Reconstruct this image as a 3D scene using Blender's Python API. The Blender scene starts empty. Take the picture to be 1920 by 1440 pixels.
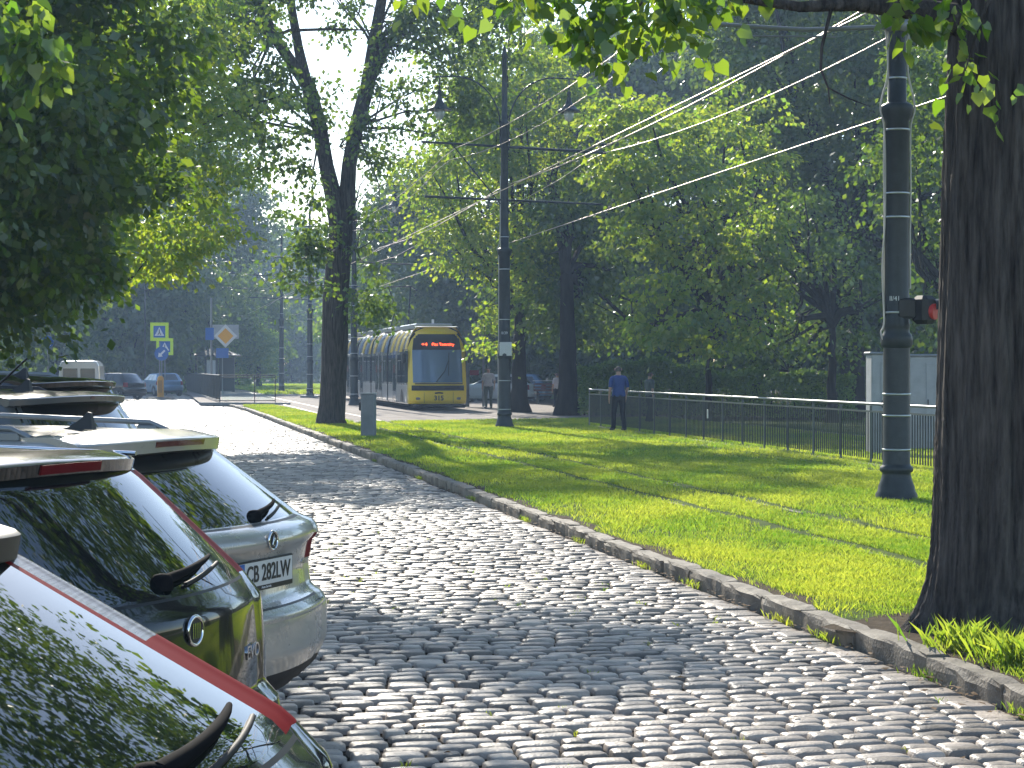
import bpy, bmesh, math, random
import numpy as np
from mathutils import Vector, Matrix
R = math.radians
random.seed(7)
rng = np.random.default_rng(11)
sc = bpy.context.scene
COL = sc.collection

# ------------------------------------------------------------------ camera, sky, sun
F = 3700.0; HZ = 690.0; CH = 1.65
cam_d = bpy.data.cameras.new("camera"); cam = bpy.data.objects.new("camera", cam_d); COL.objects.link(cam)
cam.location = (0, 0, CH); cam.rotation_euler = (R(90) - math.atan(30 / F), 0, 0)
cam_d.sensor_width = 36; cam_d.lens = F / 1920 * 36; cam_d.clip_end = 6000; cam_d.clip_start = .05
sc.camera = cam
SUN_EL, SUN_AZ = 27.0, 13.0          # degrees; azimuth to the left of the view direction
w = bpy.data.worlds.new("World"); sc.world = w; w.use_nodes = True
nt = w.node_tree; nt.nodes.clear()
sky = nt.nodes.new('ShaderNodeTexSky'); sky.sky_type = 'NISHITA'; sky.sun_disc = False
sky.sun_elevation = R(SUN_EL); sky.sun_rotation = R(-SUN_AZ); sky.air_density = 1.0; sky.dust_density = .3; sky.ozone_density = 1.5
bg = nt.nodes.new('ShaderNodeBackground'); bg.inputs[1].default_value = .15
wo = nt.nodes.new('ShaderNodeOutputWorld'); nt.links.new(sky.outputs[0], bg.inputs[0]); nt.links.new(bg.outputs[0], wo.inputs[0])
sd = bpy.data.lights.new("sun", 'SUN'); sd.energy = 4.8; sd.angle = R(.5); sd.color = (1, .93, .81)
sun = bpy.data.objects.new("sun", sd); COL.objects.link(sun)
sdir = Vector((-math.sin(R(SUN_AZ)) * math.cos(R(SUN_EL)), math.cos(R(SUN_AZ)) * math.cos(R(SUN_EL)), math.sin(R(SUN_EL))))
sun.rotation_euler = sdir.to_track_quat('Z', 'Y').to_euler()
sc.view_settings.view_transform = 'Standard'; sc.view_settings.look = 'None'
sc.view_settings.exposure = .80; sc.view_settings.gamma = 1
sc.cycles.use_denoising = True
sc.cycles.max_bounces = 6; sc.cycles.diffuse_bounces = 3; sc.cycles.glossy_bounces = 3
sc.cycles.transmission_bounces = 4; sc.cycles.transparent_max_bounces = 4; sc.cycles.volume_bounces = 0
sc.cycles.sample_clamp_indirect = 6; sc.cycles.caustics_reflective = False; sc.cycles.caustics_refractive = False

U = np.array([-.187, .9824]); V = np.array([.9824, .187])     # along / across the street
def W2(s, t): p = U * s + V * t; return float(p[0]), float(p[1])
def at(px, y, D): return ((px - 960) * D / F, D, CH + (HZ - y) * D / F)   # world point of a direction at distance D
def gnd(px, py, z=0.0):
    D = F * (CH - z) / (py - HZ); return ((px - 960) * D / F, D, z)

# ------------------------------------------------------------------ materials
def mat(name, color=(.5, .5, .5), rough=.5, metal=0, spec=.5, coat=0, emis=None, es=0, trans=0, alpha=1, ior=1.45):
    m = bpy.data.materials.new(name); m.use_nodes = True
    b = m.node_tree.nodes['Principled BSDF']
    b.inputs['Base Color'].default_value = (*color, 1); b.inputs['Roughness'].default_value = rough
    b.inputs['Metallic'].default_value = metal; b.inputs['Specular IOR Level'].default_value = spec
    b.inputs['Coat Weight'].default_value = coat; b.inputs['Coat Roughness'].default_value = .03
    b.inputs['Transmission Weight'].default_value = trans; b.inputs['IOR'].default_value = ior
    if emis: b.inputs['Emission Color'].default_value = (*emis, 1); b.inputs['Emission Strength'].default_value = es
    return m
def N(m, t, **kw):
    n = m.node_tree.nodes.new(t)
    for k, v in kw.items():
        if k in n.inputs: n.inputs[k].default_value = v
        else: setattr(n, k, v)
    return n
def noisy(m, c1, c2, scale=5, detail=6, bump=0, bscale=None, rough=None, stretch=None, dist=.02):
    """colour variation that belongs to the surface, plus a bump"""
    L = m.node_tree.links; b = m.node_tree.nodes['Principled BSDF']
    tc = N(m, 'ShaderNodeTexCoord'); mp = N(m, 'ShaderNodeMapping'); L.new(tc.outputs['Object'], mp.inputs[0])
    if stretch: mp.inputs['Scale'].default_value = stretch
    no = N(m, 'ShaderNodeTexNoise', Scale=scale, Detail=detail, Roughness=.6); L.new(mp.outputs[0], no.inputs[0])
    cr = N(m, 'ShaderNodeValToRGB'); cr.color_ramp.elements[0].position = .32; cr.color_ramp.elements[1].position = .68
    cr.color_ramp.elements[0].color = (*c1, 1); cr.color_ramp.elements[1].color = (*c2, 1)
    L.new(no.outputs[0], cr.inputs[0]); L.new(cr.outputs[0], b.inputs['Base Color'])
    if rough:
        mr = N(m, 'ShaderNodeMapRange'); mr.inputs['To Min'].default_value = rough[0]; mr.inputs['To Max'].default_value = rough[1]
        L.new(no.outputs[0], mr.inputs[0]); L.new(mr.outputs[0], b.inputs['Roughness'])
    if bump:
        n2 = N(m, 'ShaderNodeTexNoise', Scale=bscale or scale * 4, Detail=5); L.new(mp.outputs[0], n2.inputs[0])
        bp = N(m, 'ShaderNodeBump', Strength=bump, Distance=dist); L.new(n2.outputs[0], bp.inputs['Height']); L.new(bp.outputs[0], b.inputs['Normal'])
    return m
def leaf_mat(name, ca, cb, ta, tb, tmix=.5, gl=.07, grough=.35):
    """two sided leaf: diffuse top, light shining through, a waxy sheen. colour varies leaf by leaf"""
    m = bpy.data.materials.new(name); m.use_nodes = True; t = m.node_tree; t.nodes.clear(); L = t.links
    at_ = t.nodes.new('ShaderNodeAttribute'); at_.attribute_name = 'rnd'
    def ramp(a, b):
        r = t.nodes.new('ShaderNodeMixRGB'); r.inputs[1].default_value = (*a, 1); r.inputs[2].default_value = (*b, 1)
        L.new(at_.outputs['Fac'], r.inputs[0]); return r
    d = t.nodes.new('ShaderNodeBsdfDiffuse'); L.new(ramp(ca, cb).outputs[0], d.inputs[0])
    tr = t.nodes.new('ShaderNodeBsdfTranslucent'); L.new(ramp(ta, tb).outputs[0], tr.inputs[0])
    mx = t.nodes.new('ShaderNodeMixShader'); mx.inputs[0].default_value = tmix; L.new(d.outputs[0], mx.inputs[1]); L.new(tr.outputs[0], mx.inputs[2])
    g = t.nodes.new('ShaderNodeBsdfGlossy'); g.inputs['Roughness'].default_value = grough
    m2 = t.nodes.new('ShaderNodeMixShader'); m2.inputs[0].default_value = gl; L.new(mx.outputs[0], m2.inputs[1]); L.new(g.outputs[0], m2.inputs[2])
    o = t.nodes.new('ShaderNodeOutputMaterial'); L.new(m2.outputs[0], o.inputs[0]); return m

M = {}
M['leaf'] = leaf_mat('linden_leaf', (.035, .08, .012), (.09, .14, .02), (.19, .42, .02), (.44, .58, .035), .52)
M['leaf_backlit'] = leaf_mat('backlit_leaf', (.045, .085, .012), (.10, .14, .02), (.28, .50, .02), (.60, .68, .04), .58)  # brighter linden leaf copy; the glow of sun behind is put into its colours
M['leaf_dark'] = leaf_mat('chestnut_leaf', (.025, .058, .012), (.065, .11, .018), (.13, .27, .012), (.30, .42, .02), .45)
M['leaf_far'] = leaf_mat('far_leaf', (.03, .065, .022), (.075, .12, .03), (.09, .18, .02), (.22, .32, .03), .42)
M['leaf_hedge'] = leaf_mat('hedge_leaf', (.05, .10, .02), (.10, .17, .03), (.18, .34, .02), (.35, .5, .03), .45)
M['grass_blade'] = leaf_mat('grass_blade', (.06, .13, .012), (.19, .24, .03), (.20, .42, .02), (.74, .80, .07), .58, .05)
M['bark'] = noisy(mat('bark', rough=.95, spec=.2), (.022, .019, .018), (.125, .108, .095), 24, 10, 1, 34, stretch=(1, 1, .10), dist=.06)
M['bark_far'] = noisy(mat('bark_thin', rough=.95, spec=.15), (.016, .014, .012), (.04, .033, .027), 6, 5, .6, 12, stretch=(1, 1, .2), dist=.03)
M['lawn'] = noisy(mat('lawn_soil', rough=1, spec=.1), (.035, .06, .012), (.10, .15, .025), 1.3, 8, .6, 30)
M['soil'] = noisy(mat('soil', rough=1, spec=.1), (.05, .037, .025), (.12, .09, .06), 9, 8, .8, 40)
M['joint'] = noisy(mat('joint_sand', rough=1, spec=.05), (.018, .015, .012), (.05, .042, .033), 20, 6, .6, 60)
M['stone'] = noisy(mat('sett_stone', rough=.4, spec=.22), (.26, .237, .213), (.56, .51, .46), 5, 9, .7, 60, (.36, .56), dist=.008)
M['kerb'] = noisy(mat('kerb_granite', rough=.75, spec=.3), (.14, .12, .095), (.30, .265, .215), 4, 9, .7, 45, dist=.012)
M['paving'] = noisy(mat('platform_paving', rough=.85, spec=.2), (.17, .14, .125), (.27, .235, .21), .7, 8, .5, 30)
M['asphalt'] = noisy(mat('asphalt', rough=.8, spec=.3), (.045, .044, .045), (.09, .088, .085), 3, 8, .4, 50)
M['rail_steel'] = mat('rail_steel', (.25, .22, .2), .35, 1)
M['pole'] = noisy(mat('pole_paint', rough=.42, spec=.5), (.013, .019, .022), (.027, .036, .039), 6, 5, .15, 30)
M['band'] = mat('band_steel', (.6, .62, .62), .3, 1)
M['cable'] = mat('grey_cable', (.62, .58, .54), .45)
M['wire'] = mat('copper_wire', (.45, .36, .32), .32, 1)
M['black'] = mat('black_plastic', (.012, .012, .013), .45)
M['wiper'] = mat('wiper_plastic', (.008, .008, .009), .9, 0, .05)
M['rubber'] = mat('rubber', (.015, .015, .016), .7)
M['chrome'] = mat('chrome', (.75, .76, .78), .12, 1)
M['steel'] = mat('galvanised_steel', (.26, .27, .275), .5, .7)
M['steel_dull'] = mat('dull_steel', (.12, .14, .13), .5, .6)
M['white'] = mat('white_paint', (.75, .76, .77), .45)
M['glass'] = mat('car_glass', (.006, .009, .009), .015, 0, .9, .35, ior=1.52)
M['glass_far'] = mat('far_glass', (.02, .03, .04), .08, 0, .8)
M['red_lens'] = mat('red_lens', (.20, .002, .004), .4, 0, .03, .0)
M['red_dark'] = mat('dark_red_lens', (.09, .008, .008), .12, 0, .8, 1)
M['clear_lens'] = noisy(mat('clear_lens', (.5, .47, .46), .2, 0, .2, .1), (.08, .06, .06), (.27, .25, .25), 3, 2, stretch=(1, 1, 60))
def paint(n, c, metal=.35, rough=.28):
    m = mat(n, c, rough, metal, .35, .8)
    L = m.node_tree.links; b = m.node_tree.nodes['Principled BSDF']
    tc = N(m, 'ShaderNodeTexCoord'); no = N(m, 'ShaderNodeTexNoise', Scale=2.5, Detail=8, Roughness=.7); L.new(tc.outputs['Object'], no.inputs[0])
    mr = N(m, 'ShaderNodeMapRange'); mr.inputs['To Min'].default_value = rough * .7; mr.inputs['To Max'].default_value = rough * 1.5
    L.new(no.outputs[0], mr.inputs[0]); L.new(mr.outputs[0], b.inputs['Roughness'])
    return m
M['p_black'] = paint('black_paint', (.008, .009, .012), .1, .10)
M['p_char'] = paint('charcoal_paint', (.020, .021, .019), .3, .12)
M['p_silver'] = paint('silver_beige_paint', (.42, .405, .37), .3, .26)
M['p_grey'] = paint('grey_paint', (.13, .137, .137), .4, .2)
M['p_navy'] = paint('navy_paint', (.02, .03, .06), .4)
M['p_red'] = paint('dark_red_paint', (.16, .02, .02), .3)
M['p_blue'] = paint('light_blue_paint', (.12, .22, .35), .3)
M['p_white'] = paint('white_car_paint', (.7, .7, .7), 0)
M['yellow'] = paint('yellow_tram_paint', (.85, .60, .02), 0, .3)
M['tram_grey'] = paint('tram_grey', (.26, .27, .27), .3, .25)
M['tram_silver'] = paint('tram_silver', (.50, .50, .50), .3, .3)
M['tram_blue'] = paint('tram_blue', (.07, .16, .38), 0, .3)
M['led'] = mat('led_red', (.3, .02, .01), .5, emis=(1, .08, .02), es=4)
M['sig_red'] = mat('signal_red', (.35, .02, .015), .3, emis=(1, .05, .03), es=.03)
M['plate_white'] = mat('plate_white', (.62, .63, .62), .4)
M['sign_lime'] = mat('sign_lime', (.80, 1.0, .03), .6)
M['sign_blue'] = mat('sign_blue', (.02, .12, .42), .45)
M['sign_orange'] = mat('sign_orange', (.8, .38, .02), .45)
M['bollard_y'] = mat('bollard_yellow', (.75, .33, .01), .45)
M['skin'] = mat('skin', (.45, .27, .19), .6)
M['hair'] = mat('grey_hair', (.10, .085, .075), .8)
M['shirt_blue'] = noisy(mat('blue_shirt', rough=.85, spec=.2), (.02, .05, .19), (.035, .075, .25), 6)
M['shirt_grey'] = noisy(mat('grey_shirt', rough=.85, spec=.2), (.08, .1, .1), (.13, .15, .14), 6)
M['cloth_pale'] = noisy(mat('pale_cloth', rough=.9, spec=.2), (.45, .42, .5), (.6, .57, .62), 6)
M['trouser'] = noisy(mat('dark_trousers', rough=.9, spec=.2), (.010, .012, .018), (.022, .024, .03), 6)
M['shoe'] = mat('shoe', (.02, .018, .016), .5)
M['cabinet'] = noisy(mat('cabinet_grey', rough=.6), (.30, .32, .33), (.42, .44, .45), 3)
M['cabinet_dark'] = noisy(mat('post_grey', rough=.6), (.16, .18, .20), (.24, .26, .28), 3)
M['bench_red'] = mat('bench_red', (.10, .03, .025), .7)
M['pane'] = mat('clear_pane', (.85, .95, .93), .03, 0, .5, trans=1, ior=1.05)
M['lamp_glass'] = mat('lamp_glass', (.75, .8, .8), .25, trans=.5)

# ------------------------------------------------------------------ mesh helpers
class MB:
    def __init__(s): s.v = []; s.f = []; s.sm = []
    def add(s, v, f, smooth=False):
        o = len(s.v); s.v += [tuple(map(float, p)) for p in v]; s.f += [tuple(int(i) + o for i in q) for q in f]; s.sm += [smooth] * len(f)
    def box(s, c, d, rz=0, bev=0):
        c = Vector(c); x, y, z = d[0] / 2, d[1] / 2, d[2] / 2
        if bev:
            b = min(bev, x * .9, y * .9, z * .9); vs = []
            pl = [(-x + b, -y), (x - b, -y), (x, -y + b), (x, y - b), (x - b, y), (-x + b, y), (-x, y - b), (-x, -y + b)]
            rings = [(-z, .0), (-z + b, 1), (z - b, 1), (z, .0)]
            for zz, k in rings:
                for (px, py) in pl:
                    q = 1 if k else None
                    vs.append((px if q else px * (x - b) / x, py if q else py * (y - b) / y, zz))
            fs = [(r * 8 + i, r * 8 + (i + 1) % 8, (r + 1) * 8 + (i + 1) % 8, (r + 1) * 8 + i) for r in range(3) for i in range(8)]
            fs += [tuple(range(7, -1, -1)), tuple(range(24, 32))]
        else:
            vs = [(a * x, b2 * y, c2 * z) for a in (-1, 1) for b2 in (-1, 1) for c2 in (-1, 1)]
            fs = [(0, 1, 3, 2), (4, 6, 7, 5), (0, 4, 5, 1), (2, 3, 7, 6), (0, 2, 6, 4), (1, 5, 7, 3)]
        m = Matrix.Rotation(rz, 3, 'Z')
        s.add([c + m @ Vector(v) for v in vs], fs); return s
    def tube(s, pts, rad, n=8, cap=True):
        pts = [Vector(p) for p in pts]; k = len(pts)
        if not hasattr(rad, '__len__'): rad = [rad] * k
        vs = []; a = None
        for i, p in enumerate(pts):
            d = (pts[min(i + 1, k - 1)] - pts[max(i - 1, 0)]).normalized()
            if a is None: a = d.orthogonal().normalized()
            else: a = (a - d * a.dot(d)).normalized()
            b = d.cross(a)
            for j in range(n):
                t = 2 * math.pi * j / n; vs.append(p + (a * math.cos(t) + b * math.sin(t)) * rad[i])
        fs = [(i * n + j, i * n + (j + 1) % n, (i + 1) * n + (j + 1) % n, (i + 1) * n + j) for i in range(k - 1) for j in range(n)]
        s.add(vs, fs, True)
        if cap: s.add(vs[:n], [tuple(range(n - 1, -1, -1))]); s.add(vs[-n:], [tuple(range(n))])
        return s
    def lathe(s, prof, c=(0, 0, 0), n=24, smooth=True):
        vs = [(c[0] + r * math.cos(2 * math.pi * j / n), c[1] + r * math.sin(2 * math.pi * j / n), c[2] + z) for r, z in prof for j in range(n)]
        k = len(prof)
        s.add(vs, [(i * n + j, i * n + (j + 1) % n, (i + 1) * n + (j + 1) % n, (i + 1) * n + j) for i in range(k - 1) for j in range(n)], smooth)
        s.add(vs[:n], [tuple(range(n - 1, -1, -1))]); s.add(vs[-n:], [tuple(range(n))]); return s
    def cyl(s, p0, p1, r, n=16): return s.tube([p0, p1], r, n)
    def prism(s, poly, z0, z1):
        n = len(poly); vs = [(x, y, z0) for x, y in poly] + [(x, y, z1) for x, y in poly]
        s.add(vs, [tuple(range(n - 1, -1, -1)), tuple(range(n, 2 * n))] + [(i, (i + 1) % n, n + (i + 1) % n, n + i) for i in range(n)]); return s
    def split(s, name, m, parent=None):
        """one object per connected piece"""
        p = list(range(len(s.v)))
        def find(a):
            while p[a] != a: p[a] = p[p[a]]; a = p[a]
            return a
        for f in s.f:
            for i in f[1:]: p[find(i)] = find(f[0])
        g = {}
        for f, q in zip(s.f, s.sm): g.setdefault(find(f[0]), []).append((f, q))
        out = None
        for fl in sorted(g.values(), key=len, reverse=True):
            mb = MB(); key = {}
            for f, q in fl:
                for i in f:
                    if i not in key: key[i] = len(mb.v); mb.v.append(s.v[i])
                mb.f.append(tuple(key[i] for i in f)); mb.sm.append(q)
            o = mb.build(name, m, parent); out = out or o
        return out
    def build(s, name, m, parent=None, bevel=0):
        me = bpy.data.meshes.new(name); me.from_pydata(s.v, [], s.f); me.polygons.foreach_set('use_smooth', s.sm)
        me.materials.append(m); me.update()
        o = bpy.data.objects.new(name, me); COL.objects.link(o); o.parent = parent
        if bevel:
            b = o.modifiers.new('b', 'BEVEL'); b.width = bevel; b.segments = 2; b.limit_method = 'ANGLE'
        return o
def tag(o, label=None, cat=None, group=None, kind=None):
    if label: o['label'] = label
    if cat: o['category'] = cat
    if group: o['group'] = group
    if kind: o['kind'] = kind
    return o
def empty(name, loc, rz=0, label=None, cat=None, group=None):
    o = bpy.data.objects.new(name, None); COL.objects.link(o); o.location = loc; o.rotation_euler = (0, 0, rz); o.empty_display_size = .2
    return tag(o, label, cat, group)
def copy_tree(o, parent=None):
    c = o.copy(); COL.objects.link(c); c.parent = parent
    for ch in [x for x in ALLKIDS(o)]: copy_tree(ch, c)
    return c
def ALLKIDS(o): return [x for x in bpy.data.objects if x.parent == o]
def fast_mesh(name, verts, quads, m, rnd=None, smooth=False, parent=None, per=4):
    """verts (n,3) float array, quads (k,per) int array"""
    me = bpy.data.meshes.new(name); me.vertices.add(len(verts)); me.vertices.foreach_set('co', np.ascontiguousarray(verts, dtype=np.float32).ravel())
    k, p = quads.shape; me.loops.add(k * p); me.loops.foreach_set('vertex_index', np.ascontiguousarray(quads, dtype=np.int32).ravel())
    me.polygons.add(k); me.polygons.foreach_set('loop_start', np.arange(0, k * p, p, dtype=np.int32))
    if smooth: me.polygons.foreach_set('use_smooth', np.ones(k, dtype=bool))
    me.materials.append(m); me.update(calc_edges=True)
    if rnd is not None:
        a = me.attributes.new('rnd', 'FLOAT', 'POINT'); a.data.foreach_set('value', np.ascontiguousarray(rnd, dtype=np.float32))
    o = bpy.data.objects.new(name, me); COL.objects.link(o); o.parent = parent
    return o
def text_mesh(s, size, m, name='lettering', parent=None, depth=.002, loc=(0, 0, 0), rot=(0, 0, 0), xs=1, align='CENTER', bold=0):
    cu = bpy.data.curves.new(name, 'FONT'); cu.body = s; cu.size = size; cu.extrude = depth; cu.align_x = align; cu.align_y = 'CENTER'; cu.offset = bold
    t = bpy.data.objects.new(name, cu); COL.objects.link(t)
    me = bpy.data.meshes.new_from_object(t.evaluated_get(bpy.context.evaluated_depsgraph_get()))
    bpy.data.objects.remove(t); me.materials.clear(); me.materials.append(m)
    o = bpy.data.objects.new(name, me); COL.objects.link(o); o.parent = parent; o.location = loc; o.rotation_euler = rot; o.scale = (xs, 1, 1)
    return o

# ------------------------------------------------------------------ ground
def sheet(name, poly, z, m, **kw):
    mb = MB(); mb.add([(x, y, z) for x, y in poly], [tuple(range(len(poly)))]); o = mb.build(name, m)
    return tag(o, kind='structure')
def quad_st(s0, s1, t0, t1): return [W2(s0, t0), W2(s0, t1), W2(s1, t1), W2(s1, t0)]
KT = 4.43                      # kerb position across the street
ROAD_Z = -.10
sheet('ground', [(-900, -300), (900, -300), (900, 2500), (-900, 2500)], -.16, M['soil'])
sheet('road_bed', quad_st(-6, 240, -9, KT + .05), ROAD_Z - .034, M['joint'])
sheet('lawn', [W2(-5, KT + .1), W2(-5, 40), W2(60, 40), W2(60, 13.7), (3.9, 66), (-2, 62.5), (-5.5, 60.5), (-9.5, 80), W2(86, KT + .1)], -.012, M['lawn'])
sheet('paving', [(-5.5, 60.5), (-2, 62.5), (3.9, 66), W2(64, 18), W2(230, 18), W2(230, 3.0), W2(130, 3.0), W2(88, KT), (-9.5, 80)], -.016, M['paving'])
sheet('footpath', quad_st(5, 60, 14.6, 17.6), -.006, M['paving'])
sheet('park_floor', [W2(64, 18.1), W2(64, 90), W2(230, 90), W2(230, 18.1)], -.03, M['soil'])

# cobbles: every sett is real geometry
def cobbles():
    xs = []; vs = []; qs = []; rnds = []
    g = 8
    u = np.array([-1, -.955, -.8, -.3, .3, .8, .955, 1.0]); gx, gy = np.meshgrid(u, u, indexing='ij')
    prof = (1 - np.abs(gx) ** 16) * (1 - np.abs(gy) ** 16)
    base_q = np.array([[i * g + j, (i + 1) * g + j, (i + 1) * g + j + 1, i * g + j + 1] for i in range(g - 1) for j in range(g - 1)])
    off = 0
    s = 6.0
    while s < 150:
        d = .138 + rng.normal(0, .007)
        if s > 70: d *= 1.0
        t0 = (-2.2 if s > 12 else -2.6) + rng.uniform(0, .2)
        t = t0
        while t < KT - .26:
            l = float(np.clip(rng.normal(.205, .042), .12, .31))
            cs = s + .02 * math.sin(t * 1.3 + s * .2) + rng.normal(0, .005)
            ct = t + l / 2; hl = l / 2 - .006; hd = d / 2 - .005 - abs(rng.normal(0, .002))
            top = ROAD_Z - .004 + rng.normal(0, .0050) + .006 * math.sin(s * .5 + t * 1.1)
            sk = rng.normal(0, .035)
            sx = gx * hl * (1 - .07 * gy ** 2 * np.abs(gx)); sy = gy * hd * (1 - .12 * np.abs(gx) ** 3) + sk * sx
            tl = rng.normal(0, .018, 2)
            z = top - .0032 * (gx ** 4 + 1.6 * gy ** 4) - .032 * (1 - prof ** .3) + tl[0] * sx + tl[1] * sy + rng.normal(0, .0011, sx.shape)
            ss = cs + sy; tt = ct + sx
            X = U[0] * ss + V[0] * tt; Y = U[1] * ss + V[1] * tt
            vs.append(np.stack([X, Y, z], -1).reshape(-1, 3)); qs.append(base_q + off); off += g * g; rnds.append(np.full(g * g, rng.random()))
            t += l
        s += d
    # edge course beside the kerb
    s = 6.0
    while s < 110:
        l = float(np.clip(rng.normal(.24, .04), .16, .34)); ct = KT - .145 + rng.normal(0, .006); cs = s + l / 2
        sx = gx * .105; sy = gy * (l / 2 - .01)
        z = ROAD_Z - .012 + rng.normal(0, .005) - .026 * (1 - prof ** .3) + rng.normal(0, .001, sx.shape)
        ss = cs + sy; tt = ct + sx
        vs.append(np.stack([U[0] * ss + V[0] * tt, U[1] * ss + V[1] * tt, z], -1).reshape(-1, 3)); qs.append(base_q[:, ::-1] + off); off += g * g; rnds.append(np.full(g * g, rng.random()))
        s += l
    return np.concatenate(vs), np.concatenate(qs), np.concatenate(rnds)
cv, cq, cr_ = cobbles()
o = fast_mesh('cobbled_road', cv, cq, M['stone'], cr_, smooth=True); tag(o, kind='structure')
L = M['stone'].node_tree.links; b_ = M['stone'].node_tree.nodes['Principled BSDF']; src = b_.inputs['Base Color'].links[0].from_socket
at_ = N(M['stone'], 'ShaderNodeAttribute'); at_.attribute_name = 'rnd'; rp = N(M['stone'], 'ShaderNodeValToRGB')
rp.color_ramp.elements[0].color = (.42, .40, .38, 1); rp.color_ramp.elements[1].color = (1.12, 1.05, .97, 1); e_ = rp.color_ramp.elements.new(.5); e_.color = (.92, .87, .82, 1)
mu = N(M['stone'], 'ShaderNodeMixRGB'); mu.blend_type = 'MULTIPLY'; mu.inputs[0].default_value = 1
L.new(at_.outputs['Fac'], rp.inputs[0]); L.new(src, mu.inputs[1]); L.new(rp.outputs[0], mu.inputs[2]); L.new(mu.outputs[0], b_.inputs['Base Color'])
# kerb stones
mb = MB(); s = 5.0
while s < 150:
    l = random.uniform(.75, 1.15); a = s + .008; b = s + l - .008
    kt = KT + (0 if s < 80 else -(s - 80) * .028); j = random.gauss(0, .008); zt = .005 + random.gauss(0, .007)
    w_ = .155
    n = 7; rows = []
    prof = [(0, -.2), (-.004, -.05), (0, zt - .02), (.018, zt), (w_ - .02, zt + .003), (w_, zt - .02), (w_, -.2)]
    for i in range(n + 1):
        ss = a + (b - a) * i / n; e = (.012 if i in (0, n) else 0)
        for k, (tt, zz) in enumerate(prof):
            jj = random.gauss(0, .005) if 0 < k < 6 else 0
            rows.append((*W2(ss, kt + j + tt + jj + (e if k < 3 else -e)), zz - (e * .7 if 1 < k < 5 else 0) + random.gauss(0, .003)))
    m_ = len(prof)
    fs = [(i * m_ + k, i * m_ + k + 1, (i + 1) * m_ + k + 1, (i + 1) * m_ + k) for i in range(n) for k in range(m_ - 1)]
    fs += [tuple(range(m_ - 1, -1, -1)), tuple(n * m_ + k for k in range(m_))]
    mb.add(rows, fs); s += l
tag(mb.build('kerb', M['kerb']), kind='structure')
# rails sunk in lawn and paving
RT = [6.55, 7.55, 11.75, 12.75]
mb = MB()
for t in RT:
    for a, b in ((2, 60), (60, 200)):
        pl = quad_st(a, b, t - .035, t + .035); mb.prism(pl, -.05, -.018 if a < 50 else -.006)
tag(mb.build('tram_rails', M['rail_steel']), kind='structure')
mb = MB()
for t in RT:                       # concrete edges that show through the grass here and there
    for s0 in np.arange(14, 56, 1.3):
        if random.random() < .3: mb.box((*W2(s0, t - .12), -.02), (random.uniform(.5, 1.1), .07, .05), math.atan2(U[1], U[0]))
tag(mb.build('track_slab', M['kerb']), kind='structure')

# grass blades
def grass(name, area, n, h, wd, seed, mt=None):
    r = np.random.default_rng(seed); P = area(r, n); n = len(P)
    a = r.uniform(0, 2 * np.pi, n); hh = h * r.uniform(.45, 1.35, n); ww = wd * r.uniform(.6, 1.3, n)
    lean = r.normal(0, .45, (n, 2)) * hh[:, None]
    side = np.stack([np.cos(a), np.sin(a)], 1) * ww[:, None] * .5
    z0 = P[:, 2]
    v = np.zeros((n, 4, 3)); v[:, 0, :2] = P[:, :2] - side; v[:, 1, :2] = P[:, :2] + side
    v[:, 0, 2] = v[:, 1, 2] = z0 - .01
    v[:, 2, :2] = P[:, :2] + side * .55 + lean * .5; v[:, 2, 2] = z0 + hh * .65
    v[:, 3, :2] = P[:, :2] + lean; v[:, 3, 2] = z0 + hh
    q = np.array([[0, 1, 2, 3]]) + 4 * np.arange(n)[:, None]
    o = fast_mesh(name, v.reshape(-1, 3), q, mt or M['grass_blade'], np.repeat(np.clip(.55 * r.uniform(0, 1, n) + .25 + .22 * np.sin(P[:, 0] * 1.3 + 2 * np.sin(P[:, 1] * .7)) + .18 * np.sin(P[:, 0] * 5 + P[:, 1] * 3.1) * np.sin(P[:, 1] * 4.3), 0, 1), 4))
    return o
def lawn_area(s0, s1, t1):
    def f(r, n):
        s = r.uniform(s0, s1, n); t = KT + .17 + r.uniform(0, 1, n) * (t1 - KT)
        ok = np.ones(n, bool)
        for q in RT: ok &= np.abs(t - q - .03 * np.sin(s * 1.9)) > .11
        ok &= ~((t < KT + .24 + .09 * np.sin(s * 1.9) + .07 * np.sin(s * 4.7 + 1)) & (r.random(n) < .8))
        P = U[None] * s[:, None] + V[None] * t[:, None]
        ok &= P[:, 1] < 60 + (P[:, 0] + 5.5) * .6
        ok &= ((P[:, 0] - 3.05) ** 2 + (P[:, 1] - 12.4) ** 2) > (.85 + .2 * r.random(n)) ** 2
        # patchy wear
        f_ = np.sin(P[:, 0] * 1.7 + 1) * np.sin(P[:, 1] * .9) + np.sin(P[:, 0] * 4.1 + P[:, 1] * 2.3) * .5 + np.sin(P[:, 0] * 11 + 2 * np.sin(P[:, 1] * 3)) * .3
        ok &= ~((f_ > .55) & (r.random(n) < .6)); ok &= ~((t < KT + .55 + .25 * np.sin(s * 2.1)) & (r.random(n) < .55))
        return np.column_stack([P, np.full(n, -.012)])[ok]
    return f
root = empty('grass', (0, 0, 0)); bpy.data.objects.remove(root)
g1 = grass('grass_near', lawn_area(9, 19, 10.5), 260000, .040, .0048, 1)
g2 = grass('grass_middle', lawn_area(19, 34, 14.5), 260000, .046, .009, 2)
g3 = grass('grass_far', lawn_area(34, 64, 17), 230000, .055, .017, 3)
for g_ in (g1, g2, g3): tag(g_, 'short sunlit green grass over the tram tracks', 'grass', kind='stuff'); g_.name = 'lawn_grass'
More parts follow.
